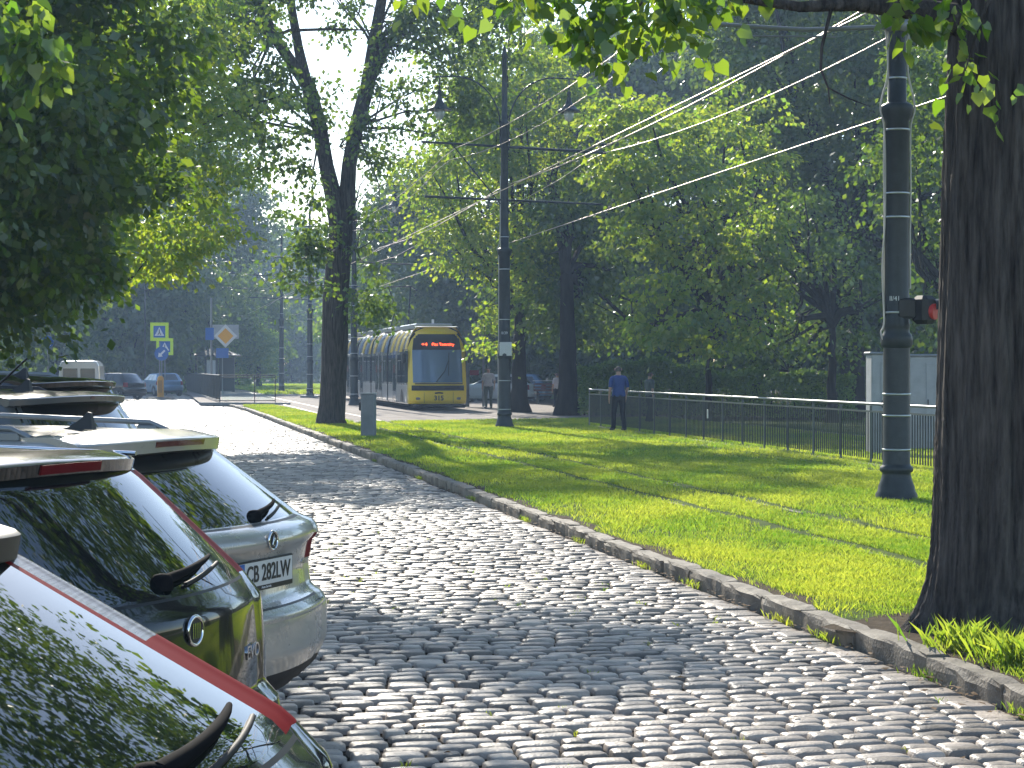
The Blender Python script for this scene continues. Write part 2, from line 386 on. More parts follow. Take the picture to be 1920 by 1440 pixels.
def far_strip(r, n):
    s = r.uniform(60, 88, n); t = KT + .2 + r.uniform(0, 1, n) ** 1.0 * np.clip(1.9 - (s - 60) * .02, .2, 3)
    P = U[None] * s[:, None] + V[None] * t[:, None]; return np.column_stack([P, np.full(n, -.012)])
tag(grass('kerb_grass', far_strip, 22000, .07, .02, 5), 'grass strip along the far kerb before the platform', 'grass', kind='stuff')
def tufts(r, n):
    c = np.array([[3.05, 10.9], [3.3, 10.8], [3.5, 10.95], [2.85, 11.15], [3.75, 10.9], [2.66, 11.6]]); k = r.integers(0, len(c), n)
    P = c[k] + r.normal(0, .11, (n, 2)); return np.column_stack([P, np.full(n, -.012)])
tag(grass('tall_grass', tufts, 1700, .15, .0045, 6), 'tall tufts of grass at the foot of the big trunk', 'grass', kind='stuff')
def gutter(r, n):
    c = r.choice([9.3, 10.6, 12.2, 13.1, 15.4, 16.9, 19.5, 22.3, 26, 31, 37], n); s = c + r.normal(0, .12, n); t = KT - np.abs(r.normal(0, .025, n)) - .01
    P = U[None] * s[:, None] + V[None] * t[:, None]; return np.column_stack([P, np.full(n, ROAD_Z - .01)])
tag(grass('gutter_weeds', gutter, 700, .045, .006, 12), 'small weeds growing where the setts meet the kerb', 'weeds', kind='stuff')
def joints(r, n):
    s = r.uniform(8, 24, n // 12); t = r.uniform(-.4, 4.2, n // 12); s = np.repeat(s, 12) + r.normal(0, .02, n // 12 * 12); t = np.repeat(t, 12) + r.normal(0, .02, n // 12 * 12)
    P = U[None] * s[:, None] + V[None] * t[:, None]; return np.column_stack([P, np.full(len(P), ROAD_Z - .03)])
tag(grass('joint_moss', joints, 2400, .028, .006, 13), 'tiny tufts of moss and grass in the joints between the setts', 'weeds', kind='stuff')
def seedheads():
    mb = MB()
    for x, y in ((3.05, 10.9), (3.18, 10.8), (3.35, 10.85), (2.95, 11.0), (3.27, 11.1)):
        h = random.uniform(.25, .36); mb.tube([(x, y, 0), (x + .02, y, h * .6), (x + .03, y, h)], [.002, .0015, .001], 4)
        mb.tube([(x + .03, y, h), (x + .034, y, h + .03), (x + .04, y, h + .07)], [.002, .008, .001], 6)
    return mb
tag(seedheads().build('grass_seedheads', M['grass_blade']), 'pale grass seed heads rising beside the big trunk', 'grass', kind='stuff')
# flat lawn far beyond the stop, left of the tram
sheet('far_lawn', quad_st(150, 230, 5.5, 30), .0, M['lawn'])
tag(grass('distant_grass', lambda r, n: np.column_stack([U[None] * (q := r.uniform(125, 190, n))[:, None] + V[None] * r.uniform(8, 24, n)[:, None], np.full(n, 0.)]), 40000, .16, .09, 9), 'bright lawn beyond the tram stop', 'grass', kind='stuff')
# worn bare edge between kerb and grass
pe = [W2(q, KT + .14) for q in np.arange(6, 58, .5)] + [W2(q, KT + .24 + .09 * math.sin(q * 1.9) + .07 * math.sin(q * 4.7 + 1)) for q in np.arange(57.5, 5.5, -.5)]
sheet('bare_edge', pe, -.007, M['soil'])
# fallen leaves and litter in the gutter
def litter(r, n, mt):
    s = r.uniform(8, 32, n); t = np.where(r.random(n) < .75, KT - np.abs(r.normal(0, .10, n)) - .01, r.uniform(-.2, 4.3, n))
    P = U[None] * s[:, None] + V[None] * t[:, None]; a = r.uniform(0, 6.28, n); l = r.uniform(.012, .032, n)
    d = np.stack([np.cos(a), np.sin(a)], 1) * l[:, None]; e = np.stack([-np.sin(a), np.cos(a)], 1) * l[:, None] * .6
    v = np.zeros((n, 4, 3)); z = ROAD_Z + .006 + r.uniform(0, .012, (n, 4))
    for k, w_ in enumerate((-d, e, d, -e)): v[:, k, :2] = P + w_
    v[:, :, 2] = z
    return v.reshape(-1, 3), np.array([[0, 1, 2, 3]]) + 4 * np.arange(n)[:, None]
r_ = np.random.default_rng(77); a_, b_ = litter(r_, 520, None)
M['dead'] = noisy(mat('dead_leaf', rough=.9), (.09, .05, .02), (.24, .14, .06), 9)
tag(fast_mesh('leaf_litter', a_, b_, M['dead']), 'dry brown leaf litter gathered along the kerb', 'leaf litter', kind='stuff')

# ------------------------------------------------------------------ trees
def leaf_quads(P, axis, size, r, droop=.5, up=.8, shape='diamond'):
    n = len(P)
    d = axis + r.normal(0, .6, (n, 3)); d[:, 2] -= droop; d /= np.linalg.norm(d, axis=1)[:, None]
    nn = r.normal(0, .75, (n, 3)); nn[:, 2] += up; nn -= d * np.sum(nn * d, 1)[:, None]; nn /= np.linalg.norm(nn, axis=1)[:, None] + 1e-9
    sd_ = np.cross(d, nn); L = size * r.uniform(.65, 1.35, n)[:, None]
    if shape == 'diamond':
        v = np.stack([P, P + d * L * .55 + sd_ * L * .36 - nn * L * .06, P + d * L - nn * L * .16, P + d * L * .55 - sd_ * L * .36 - nn * L * .06], 1)
        q = np.array([[0, 1, 2, 3]]) + 4 * np.arange(n)[:, None]; per = 4
    else:                                   # heart shaped leaf, six corners
        v = np.stack([P + d * L * .08, P + sd_ * L * .34, P + d * L * .38 + sd_ * L * .46 - nn * L * .1, P + d * L * .8 + sd_ * L * .2 - nn * L * .06, P + d * L * 1.08 - nn * L * .14,
                      P + d * L * .8 - sd_ * L * .2 - nn * L * .06, P + d * L * .38 - sd_ * L * .46 - nn * L * .1, P - sd_ * L * .34], 1)
        q = np.array([[0, 1, 2, 3, 4, 5, 6, 7]]) + 8 * np.arange(n)[:, None]; per = 8
    return v.reshape(-1, 3), q, np.repeat(r.uniform(0, 1, n), per)
def lobes_to_clumps(lobes, r, dens=1.0, rad=.75):
    """lobes: (cx,cy,cz,rx,ry,rz,density). returns clump centres spread near the lobes' surfaces"""
    C = []; D = []
    for (cx, cy, cz, rx, ry, rz, dn) in lobes:
        n = max(4, int(dens * dn * 3.0 * (rx * ry + ry * rz + rx * rz) / (rad * rad)))
        d = r.normal(0, 1, (n, 3)); d /= np.linalg.norm(d, axis=1)[:, None]
        q = r.uniform(.25, 1, n) ** .5
        wob = 1 + .22 * np.sin(d[:, 0] * 5 + cx) * np.cos(d[:, 2] * 4 + cz)
        C.append(np.array([cx, cy, cz]) + d * np.array([rx, ry, rz]) * (q * wob)[:, None]); D.append(d)
    return np.concatenate(C), np.concatenate(D)
def crown(name, clumps, dirs, per, size, m, r, rad=.75, flat=.42, parent=None, droop=.5, shape='diamond', hole=None, up=.8):
    n = len(clumps); k = r.integers(int(per * .4), int(per * 1.6) + 1, n); idx = np.repeat(np.arange(n), k)
    rr = rad * r.uniform(.6, 1.3, n)[idx]
    off = r.normal(0, .5, (len(idx), 3)); off *= rr[:, None]; off[:, 2] *= flat; off[:, 2] -= .35 * (off[:, 0] ** 2 + off[:, 1] ** 2) / rad
    P = clumps[idx] + off
    if hole is not None: keep = hole(P); P = P[keep]; off = off[keep]
    ax = off / (np.linalg.norm(off, axis=1)[:, None] + 1e-6)
    v, q, rn = leaf_quads(P, ax, size, r, droop, up, shape)
    return fast_mesh(name, v, q, m, rn, parent=parent, per=q.shape[1])
def limbs(mb, start, clumps, r, r0=.16, n=10, bend=.5):
    idx = r.choice(len(clumps), min(n, len(clumps)), replace=False); S = np.array(start)
    for i in idx:
        e = clumps[i]; mid = S * .5 + e * .5 + r.normal(0, bend, 3); q1 = S * .75 + mid * .25 + np.array([0, 0, bend * .5])
        rr = r0 * r.uniform(.5, 1)
        mb.tube([S, q1, mid, mid * .45 + e * .55 + r.normal(0, .15, 3), e], [rr, rr * .8, rr * .55, rr * .33, rr * .12], 6, False)
        near = clumps[np.argsort(np.linalg.norm(clumps - mid, axis=1))[:5]]
        for c in near: mb.tube([mid, (mid + c) / 2 + r.normal(0, .12, 3), c], [rr * .4, rr * .25, rr * .08], 4, False)
def trunk_mb(base, top, r0, r1, flare=1.5, n=14, wob=.06, seed=0, seg=10):
    rr = random.Random(seed); b = Vector(base); t = Vector(top); pts = []; rad = []
    for i in range(seg + 1):
        f = i / seg; p = b.lerp(t, f); H = (t - b).length
        if 0 < i < seg: p += Vector((rr.uniform(-1, 1), rr.uniform(-1, 1), 0)) * wob
        pts.append(p); rad.append((r0 + (r1 - r0) * f) * (1 + (flare - 1) * math.exp(-f * H / .35)))
    mb = MB(); mb.tube(pts, rad, n, False); return mb
def tree(name, base, zc0, lobes, label, group, lm='leaf_dark', rad=.75, per=60, size=.15, dens=1., tr=.3, seed=1, limbn=14, cat='tree', top=None, flat=.42, hole=None, limb_r=.16, up=.8):
    r = np.random.default_rng(seed); bx, by = base[0], base[1]
    root = empty(name, (bx, by, -.05), 0, label, cat, group)
    L_ = [(a - bx, b - by, c + .05, d, e, f, g) for a, b, c, d, e, f, g in lobes]
    cl, di = lobes_to_clumps(L_, r, dens, rad)
    h = None
    if hole: h = lambda P: hole(P + np.array([bx, by, -.05]))
    crown('crown', cl, di, per, size, M[lm], r, rad, flat, root, hole=h, up=up)
    if top is None: top = (0.0, 0.0, zc0)
    mb = trunk_mb((0, 0, -.05), top, tr, tr * .6, seed=seed, seg=8)
    limbs(mb, top, cl, r, limb_r, limbn)
    # leader that carries on into the crown
    hi = cl[np.argmax(cl[:, 2])]; tp = np.array(top)
    mb.tube([tp, tp * .5 + hi * .5, hi], [tr * .6, tr * .35, .03], 8, False)
    mb.build('trunk', M['bark_far'], root)
    return root
def lob(px, py, D, rx, rz, dn=1, ry=None): x, y, z = at(px, py, D); return (x, y, z, rx, ry or rx, rz, dn)

GL = 'trees along the left of the street'; GR = 'trees in the park on the right'; GF = 'distant trees closing the view'
# left side, close, dark
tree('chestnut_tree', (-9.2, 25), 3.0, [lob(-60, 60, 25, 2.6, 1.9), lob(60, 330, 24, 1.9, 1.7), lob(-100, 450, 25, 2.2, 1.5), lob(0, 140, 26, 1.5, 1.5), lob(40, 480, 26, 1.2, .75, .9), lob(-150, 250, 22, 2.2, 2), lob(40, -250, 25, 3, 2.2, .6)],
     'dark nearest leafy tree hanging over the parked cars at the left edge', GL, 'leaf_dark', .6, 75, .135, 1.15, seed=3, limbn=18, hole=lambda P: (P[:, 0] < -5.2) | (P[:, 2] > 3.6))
tree('chestnut_tree', (-11.8, 34), 3.2, [lob(20, 60, 34, 2.2, 2.2), lob(50, 330, 34, 1.7, 2.0), lob(0, 480, 34, 1.9, 1.1), lob(110, 200, 36, 1.2, 1.6, .8), (-4.9, 33, 10.6, 1.5, 1.6, .7, .9), lob(-100, 300, 34, 3, 3, .7), lob(95, 520, 34, .8, .45, .9), lob(100, 410, 35, 1.0, .8, .9)],  # the raw-coordinate lobe is out of view, added to shade the near road
     'dense dark tree behind the nearest one on the left', GL, 'leaf', .65, 70, .15, 1.1, seed=4, limbn=16, hole=lambda P: (P[:, 2] > 2.75 + .12 * np.sin(P[:, 0] * 5)) & ((P[:, 0] < -6.9) | (P[:, 2] > 3.9)))
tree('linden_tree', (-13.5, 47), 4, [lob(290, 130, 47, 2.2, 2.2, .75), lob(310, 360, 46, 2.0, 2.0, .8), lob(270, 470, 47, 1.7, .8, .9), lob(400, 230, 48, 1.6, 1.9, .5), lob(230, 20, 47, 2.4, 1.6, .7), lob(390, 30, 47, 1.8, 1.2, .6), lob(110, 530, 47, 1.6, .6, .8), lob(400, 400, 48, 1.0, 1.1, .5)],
     'yellow green backlit tree at the left, third along the parked cars', GL, 'leaf_backlit', .6, 52, .15, .8, seed=5, limbn=18, hole=lambda P: P[:, 2] > 3.25 + .3 * np.sin(P[:, 0] * 2.2) + .1 * np.sin(P[:, 0] * 9))
# forked tree on the verge
C0 = gnd(622, 795); s_ = F / C0[1]
root = empty('forked_tree', (C0[0], C0[1], -.02), 0, 'dark forked tree on the grass verge left of the tram, open crown against the sky', 'tree', GL)
def rel(px, py, dD=0):
    x, y, z = at(px, py, C0[1] + dD); return np.array([x - C0[0], y - C0[1], z + .02])
fork_l = [rel(x, y, d) for x, y, d in ((596, 640, -.0), (600, 560, 0), (628, 400, 0), (622, 375, 0), (600, 270, -.3), (575, 150, -.8), (520, 70, -1.3), (480, -20, -2), (440, -160, -2.5))]
mbt = MB()
W_ = 1 / s_
trunk_pts = [rel(621, 798), rel(620, 785), rel(623, 760), rel(626, 700), rel(628, 640), rel(629, 560), rel(636, 480), rel(640, 425)]
mbt.tube(trunk_pts, [32 * W_, 27 * W_, 25 * W_, 24 * W_, 25 * W_, 24 * W_, 23 * W_, 22 * W_], 16, False)
mbt.tube([rel(640, 450), rel(628, 380), rel(612, 310), rel(598, 230, -.3), rel(578, 160, -.6), rel(552, 125, -.9), rel(515, 70, -1.3), rel(478, -10, -2), rel(440, -160, -2.5)], [q * W_ for q in (20, 17, 14, 14, 14, 11, 10, 9, 4)], 12, False)
mbt.tube([rel(575, 160, -.6), rel(560, 90, -.3), rel(548, 20, 0), rel(540, -120, .5)], [q * W_ for q in (12, 9, 8, 4)], 10, False)
mbt.tube([rel(640, 450), rel(650, 380), rel(655, 310), rel(668, 240, .3), rel(690, 160, .6), rel(702, 80, .9), rel(716, 0, 1.2), rel(730, -150, 1.4)], [q * W_ for q in (19, 16, 14, 14, 14, 12, 10, 5)], 12, False)
mbt.tube([rel(690, 160, .6), rel(730, 80, .5), rel(790, 10, .4), rel(860, -60, 0)], [q * W_ for q in (10, 9, 7, 3)], 10, False)
rC = np.random.default_rng(21)
LC = [lob(560, 190, 55, .9, 1.3, .5), lob(470, 120, 55, 1.3, 1.5, .75), lob(420, 20, 56, 1.4, 1.2, .8), lob(520, -20, 56, 1.2, .8, .5), lob(480, 280, 55, .9, .8, .6), lob(570, 390, 55, .6, 1.3, .6), lob(575, 500, 55, .9, .7, .7),
      lob(700, 270, 58, .9, .9, .55), lob(740, 120, 58, .8, 1.2, .5), lob(800, 40, 58, 1.3, .8, .8), lob(860, 130, 58, 1.2, 1.3, .7), lob(640, 60, 58, .7, 1.2, .4), lob(900, 20, 58, 1.4, .8, .8), lob(840, 235, 59, .9, .6, .5),
      lob(700, 560, 57, .6, 1.1, .7), lob(690, 430, 57, .5, .9, .5), lob(660, -140, 57, 4.0, 1.4, .45), lob(480, -200, 57, 2.5, 1.4, .45), lob(600, 450, 56, .5, .6, .6), lob(960, 90, 58, .7, .8, .5), lob(900, 190, 58, 1.0, .6, .7), lob(770, 200, 58, .5, .7, .4), lob(420, 200, 56, 1.2, .9, .7), lob(380, -20, 56, 1.6, 1.0, .6)]
LCr = [(a - C0[0], b - C0[1], c + .02, d, e, f, g) for a, b, c, d, e, f, g in LC]
cl, di = lobes_to_clumps(LCr, rC, 1.35, .5)
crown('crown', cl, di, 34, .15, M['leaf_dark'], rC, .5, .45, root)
for p, n_ in ((rel(515, 70, -1.3), 14), (rel(700, 90, .9), 16), (rel(600, 260, -.3), 8), (rel(665, 250, .3), 8), (rel(640, 470), 6), (rel(790, 10, .4), 8)):
    dd = np.linalg.norm(cl - p, axis=1); ok = cl[dd < 3.6]
    if len(ok) > 3: limbs(mbt, p, ok, rC, .07, n_, .25)
mbt.build('trunk', M['bark'], root)

# trees behind the tram and along the right
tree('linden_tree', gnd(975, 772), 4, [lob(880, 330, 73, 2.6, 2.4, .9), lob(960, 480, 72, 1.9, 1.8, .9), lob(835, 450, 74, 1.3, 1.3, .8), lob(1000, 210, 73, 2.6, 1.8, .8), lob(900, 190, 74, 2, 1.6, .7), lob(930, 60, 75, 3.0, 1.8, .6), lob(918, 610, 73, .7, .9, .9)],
     'light green tree behind the lamp post, right of the tram', GR, 'leaf_backlit', .7, 60, .17, 1.0, .33, seed=31)
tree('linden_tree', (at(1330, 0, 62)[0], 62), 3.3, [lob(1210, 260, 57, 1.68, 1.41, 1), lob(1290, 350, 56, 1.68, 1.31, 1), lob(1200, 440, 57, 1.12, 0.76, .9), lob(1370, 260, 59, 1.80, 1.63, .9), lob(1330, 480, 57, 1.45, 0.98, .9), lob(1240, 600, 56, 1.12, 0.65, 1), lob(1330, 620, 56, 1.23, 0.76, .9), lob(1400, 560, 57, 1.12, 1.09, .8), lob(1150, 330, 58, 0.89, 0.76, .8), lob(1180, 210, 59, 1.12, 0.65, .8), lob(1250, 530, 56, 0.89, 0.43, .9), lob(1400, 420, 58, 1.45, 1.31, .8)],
     'bright layered tree with drooping yellow green sprays behind the man in blue', GR, 'leaf_backlit', .6, 62, .165, .62, .12, seed=32, limbn=20, flat=.2)
tree('plane_tree', gnd(1063, 778), 5, [lob(1120, 420, 80, 2.4, 2.4, .9), lob(1220, 260, 82, 2.4, 2.0, .5), lob(1050, 170, 80, 2.2, 1.8, .4), lob(1075, 480, 74, 1.9, 1.4, 1.2), lob(1058, 520, 71, 1.1, 1.0, 1.3), lob(1068, 395, 71, 1.2, 1.1, 1.3), lob(1062, 610, 72, 1.1, .5, 1.2),  lob(1085, 330, 74, 1.5, 1.5, .9), lob(1040, 590, 74, 1.5, .7, 1.0), lob(1020, 560, 80, 2.2, 1.4, .9), lob(1180, 590, 82, 2.5, 1.5, .9)],
     'dark broad tree whose trunk stands beside the red bench', GR, 'leaf_dark', .9, 75, .2, 1.0, .36, seed=33)
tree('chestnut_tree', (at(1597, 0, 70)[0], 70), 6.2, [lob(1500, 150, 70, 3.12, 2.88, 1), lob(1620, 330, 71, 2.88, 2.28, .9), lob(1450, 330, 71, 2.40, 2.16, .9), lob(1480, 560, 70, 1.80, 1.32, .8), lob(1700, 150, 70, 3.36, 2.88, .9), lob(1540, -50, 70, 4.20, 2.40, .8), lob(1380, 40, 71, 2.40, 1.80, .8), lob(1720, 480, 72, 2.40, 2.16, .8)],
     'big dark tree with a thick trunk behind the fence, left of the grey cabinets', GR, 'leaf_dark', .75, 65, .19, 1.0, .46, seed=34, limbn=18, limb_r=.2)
tree('maple_tree', (at(1560, 0, 60)[0], 60), 3.0, [lob(1500, 440, 60, 2.0, 1.6, .8), lob(1430, 640, 60, 1.6, 1.0, .8), lob(1560, 620, 62, 1.2, .9, .6), lob(1640, 560, 61, 1.2, 1.6, .6)],
     'slim dark tree with a leaning trunk just left of the thick one', GR, 'leaf_dark', .7, 60, .16, .9, .16, seed=35)
tree('maple_tree', (at(1800, 0, 48)[0], 48), 3.0, [lob(1760, 330, 48, 1.8, 2.4, .8), lob(1740, 600, 47, 1.1, .9, .8), lob(1850, 150, 48, 2.6, 2.2, .8), lob(1950, 400, 48, 2.4, 2.6, .8), lob(1740, 690, 44, .6, .45, .8)],
     'leafy tree half hidden behind the big trunk at the right edge', GR, 'leaf_dark', .7, 60, .16, .95, .22, seed=36)
# unseen crowns added off to the right, for the car windows to reflect
tree('linden_tree', (14, 33), 4, [(13.5, 33, 8.5, 3.2, 3.2, 3, .6), (16, 30, 11, 3, 3, 3, .6), (12, 36, 12, 2.5, 2.5, 2.5, .5)], 'unseen tree added past the right edge for car window reflections', GR, 'leaf', .9, 45, .2, .7, .3, seed=37)
tree('linden_tree', (8.5, 16), 4, [(8.0, 16, 7, 2.2, 2.2, 1.7, .9), (9.5, 18, 9.5, 2.5, 2.5, 2, .7), (6.8, 13, 6.4, 2.0, 2.0, 1.4, .9), (6.6, 19, 9.0, 2.4, 2.4, 1.5, .9)], 'nearer unseen tree added past the right edge for car window reflections', GR, 'leaf', .8, 45, .18, .7, .26, seed=38)

# far trees: four shapes, copied
def far_tree(seed, h, wdt, lm='leaf_far', dn=.8, size=.34):
    r = np.random.default_rng(seed); lobes = []
    for k in range(10):
        a = r.uniform(0, 6.28); q = r.uniform(0, .6) * wdt; z = (r.uniform(.3, .82) if k < 6 else r.uniform(.14, .4)) * h
        lobes.append((q * math.cos(a), q * math.sin(a), z, wdt * r.uniform(.35, .6), wdt * r.uniform(.35, .6), h * r.uniform(.12, .2), dn))
    return tree('distant_tree', (0, 0), h * .3, lobes, 'x', GF, lm, 1.15, 46, size, .85, .35, seed=seed, limbn=12, up=.6)
def wood(name, x0, x1, D0, D1, dp, h, n, size, label, seed):
    r = np.random.default_rng(seed); f = r.uniform(0, 1, n); X = x0 + (x1 - x0) * f; Y = D0 + (D1 - D0) * f + r.uniform(0, dp, n)
    tp = h * (1 + .18 * np.sin(X * .35 + seed) + .1 * np.sin(X * .9)); Z = tp * r.uniform(0, 1, n) ** .8
    P = np.stack([X, Y, Z], 1); P += .5 * np.sin(P[:, [2, 0, 1]] * 1.7)
    v, q, rn = leaf_quads(P, r.normal(0, 1, (n, 3)), size, r, .4, .5)
    return tag(fast_mesh(name, v, q, M['leaf_far'], rn), label, 'wood', kind='stuff')
wood('park_undergrowth', -7, 62, 128, 106, 8, 8.5, 34000, .55, 'dense dark undergrowth closing the park behind the tram and railing', 61)
wood('distant_wood', -70, -12, 215, 262, 14, 17, 42000, .8, 'hazy blue distant wood at the far end of the street', 62)
wood('distant_wood', -75, -40, 150, 185, 10, 11, 22000, .7, 'dark wood behind the white van at the left end of the street', 63)
protos = [far_tree(101, 19, 6.5), far_tree(102, 23, 7.5), far_tree(103, 16, 6), far_tree(104, 13, 4.5, 'leaf', .8, .3)]
farlist = [  # px, D, proto, scale, label
 (-40, 88, 0, .9, 'dark distant tree at the left edge behind the round blue cycle sign'),
 (110, 160, 1, 1.2, 'dark distant tree behind the white van'),
 (265, 135, 2, 1.0, 'distant tree behind the yellow green crossing signs'),
 (355, 150, 1, .95, 'tall distant tree left of the waiting shelter'),
 (440, 175, 0, 1.0, 'hazy distant tree right behind the diamond sign'),
 (545, 235, 2, .85, 'pale hazy tree far down the street between the poles'),
 (485, 165, 3, .7, 'small bright tree between the diamond sign and the poles'),
 (640, 215, 0, .9, 'hazy tree behind the forked trunk'),
 (700, 150, 3, 1.08, 'light green tree above the tail of the tram'),
 (770, 120, 0, .78, 'dark tree rising behind the tram roof'),
 (860, 112, 2, .98, 'dark tree behind the pantograph and tram front'),
 (960, 118, 1, .9, 'tall dark tree behind the tram stop shelter'),
 (1060, 108, 0, 1.0, 'tall dark distant tree behind the red bench'),
 (1180, 104, 1, .95, 'tall dark distant tree behind the hedge, left part'),
 (1300, 98, 0, 1.05, 'tall dark distant tree behind the hedge, middle part'),
 (1420, 92, 1, .9, 'tall dark distant tree behind the hedge, right part'),
 (1530, 86, 0, 1.0, 'dark distant tree behind the thick park trunk'),
 (1660, 84, 1, .85, 'dark distant tree behind the near black pole'),
 (1800, 80, 0, 1.0, 'dark distant tree behind the trunk at the right edge'),
 (590, 290, 1, .8, 'faint tree at the far end of the street'),
 (200, 180, 1, 1.0, 'pale tree far behind the blue arrow sign'),
]
used = set()
for px, D, k, sc_, lb in farlist:
    p = protos[k]; t_ = p if k not in used else copy_tree(p); used.add(k)
    t_.location = ((px - 960) * D / F, D, -.05); t_.rotation_euler = (0, 0, random.uniform(0, 6.28)); t_.scale = (sc_, sc_, sc_)
    t_['label'] = lb

# big trunk on the right, close to the camera
TX, TD = at(1765, 0, 12.4)[0] + .455, 12.4
cs_ = [(TX + (.95 + .12 * math.sin(3 * a) + .08 * math.sin(7 * a)) * math.cos(a) - .1, TD + (.95 + .1 * math.sin(4 * a)) * math.sin(a)) for a in np.linspace(0, 6.28, 40)[:-1]]
sheet('bare_soil', cs_, -.006, M['soil'])
root = empty('old_linden_tree', (TX, TD, -.03), 0, 'massive dark furrowed trunk filling the right edge, lit along its left side', 'tree', None)
def big_trunk():
    n, k = 220, 150; vs = []; H = 7.5; r = np.random.default_rng(5)
    ph = r.uniform(0, 6.28, 8)
    zz = np.concatenate([np.linspace(-.1, 1.2, 50), np.linspace(1.2, H, k - 49)[1:]]); k = len(zz)
    a = np.linspace(0, 2 * np.pi, n, endpoint=False)
    A, Z = np.meshgrid(a, zz)
    rad = .455 + .02 * np.sin(Z * .9) - .012 * Z + (.15 * np.exp(-np.clip(Z, 0, 9) / .22)) * (1 + .38 * np.sin(A * 5 + ph[0]) + .2 * np.sin(A * 9 + ph[1]))
    ridge = np.zeros_like(A)
    for q in range(3):
        f = (17, 29, 47)[q]; ridge += (1, .7, .45)[q] * np.abs(np.sin(A * f / 2 + .9 * np.sin(Z * (1.1 + q) + A * 3 + ph[q + 2]) + ph[q + 4]))
    rad += .024 * ridge + r.normal(0, .0025, A.shape) + .01 * np.sin(A * 3 + Z)
    X = rad * np.cos(A) + .02 * Z * .5; Y = rad * np.sin(A)
    v = np.stack([X, Y, Z], -1).reshape(-1, 3)
    i, j = np.meshgrid(np.arange(k - 1), np.arange(n), indexing='ij')
    q = np.stack([i * n + j, i * n + (j + 1) % n, (i + 1) * n + (j + 1) % n, (i + 1) * n + j], -1).reshape(-1, 4)
    return v, q
v, q = big_trunk()
fast_mesh('trunk', v, q, M['bark'], smooth=True, parent=root)
rF = np.random.default_rng(8)
def relF(px, py, D): x, y, z = at(px, py, D); return np.array([x - TX, y - TD, z + .03])
mb = MB()
mb.tube([relF(1800, 40, 12.3), relF(1740, 22, 12.2), relF(1600, 8, 12.0), relF(1500, 14, 11.9), relF(1380, -4, 11.8), relF(1200, -60, 11.7), relF(1000, -70, 11.7)], [.11, .07, .045, .032, .028, .02, .012], 8, False)
mb.tube([relF(1560, 8, 11.95), relF(1540, 90, 11.9), relF(1538, 130, 11.9), relF(1552, 165, 11.9), relF(1556, 200, 11.9)], [.012, .010, .008, .005, .002], 6, False)
mb.tube([relF(1552, 165, 11.9), relF(1590, 185, 11.9), relF(1630, 200, 11.9)], [.005, .004, .002], 5, False)
mb.tube([relF(1240, -50, 11.7), relF(1200, 10, 11.7), relF(1130, 60, 11.7), relF(1090, 95, 11.7)], [.012, .008, .005, .002], 5, False)
mb.tube([relF(1650, -20, 11.9), relF(1690, 5, 11.9), relF(1720, 40, 11.9)], [.014, .009, .004], 5, False)
mb.tube([relF(1860, -20, 11.6), relF(1830, 60, 11.6), relF(1810, 130, 11.6)], [.014, .009, .004], 5, False)
mb.tube([(0, 0, 7), (-1.5, -.5, 9), (-3, -1, 10.5)], [.25, .15, .05], 8, False); mb.tube([(0, 0, 7), (.5, 1, 10), (1, 2, 13)], [.3, .2, .08], 8, False)
mb.build('branch', M['bark'], root)
near = []
for px, py, D, k in [(1010, 10, 11.7, 2), (1050, 40, 11.7, 2), (1090, 60, 11.7, 3), (1100, 95, 11.7, 2), (1130, 40, 11.6, 3), (1160, 15, 11.7, 3), (1190, 55, 11.7, 3), (1220, 20, 11.7, 2), (1200, 90, 11.6, 2), (980, 0, 11.8, 2), (1080, 10, 11.8, 3), (1130, 95, 11.7, 1),
                     (1250, 60, 11.7, 2), (1280, 25, 11.7, 3), (1300, 75, 11.7, 1), (1330, 10, 11.8, 2), (1695, 55, 11.6, 3), (1720, 20, 11.7, 2), (1790, 25, 11.5, 3), (1820, 15, 11.5, 2), (1690, 10, 11.8, 2), (1400, -20, 11.8, 3),
                     (1815, 120, 11.5, 1), (1838, 150, 11.5, 1), (1800, 150, 11.5, 1), (1905, 130, 11.5, 1), (1250, -10, 11.8, 4), (1150, -20, 11.8, 4), (900, -10, 11.9, 1), (1010, -40, 11.9, 3), (1350, -30, 11.8, 3), (800, -6, 11.9, 1)]:
    for _ in range(k): near.append(relF(px + rF.normal(0, 14), py + rF.normal(0, 12), D + rF.normal(0, .12)))
near = np.array(near)
crown('leaf_spray', near, near, 9, .085, M['leaf'], rF, .16, .6, root, droop=1.0, shape='heart')['kind'] = 'stuff'
# unseen crown above the frame, lobes shaped for window reflections and dappled shade
hi = [(-1.0, 0, 7.2, 2.3, 2.3, 1.3, .8), (-3.4, 1.5, 7.6, 2.2, 2.4, 1.3, .6), (1.6, 2.5, 8.0, 2.6, 2.6, 2.0, .8), (-1.5, 5, 9.2, 2.8, 2.4, 1.8, .8), (1.5, 6.5, 10.5, 2.8, 2.4, 2, .7), (-4.5, 5.5, 10.2, 2.2, 2.4, 1.6, .5), (-1, 3, 12.5, 3.5, 3, 2, .6), (3.5, 3, 6.5, 2, 2, 2, .8)]
hi += [(-2.0, 9, 9.0, 2.2, 2.2, 1.2, .7), (.5, 10, 10, 2.5, 2.5, 1.4, .7), (2.8, 8, 8.2, 2.0, 2.4, 1.5, .8), (-1, 2.0, 5.9, 1.6, 1.6, .6, .7)]
cl, di = lobes_to_clumps(hi, rF, .8, .7)
crown('crown', cl, di, 60, .12, M['leaf_dark'], rF, .7, .45, root)
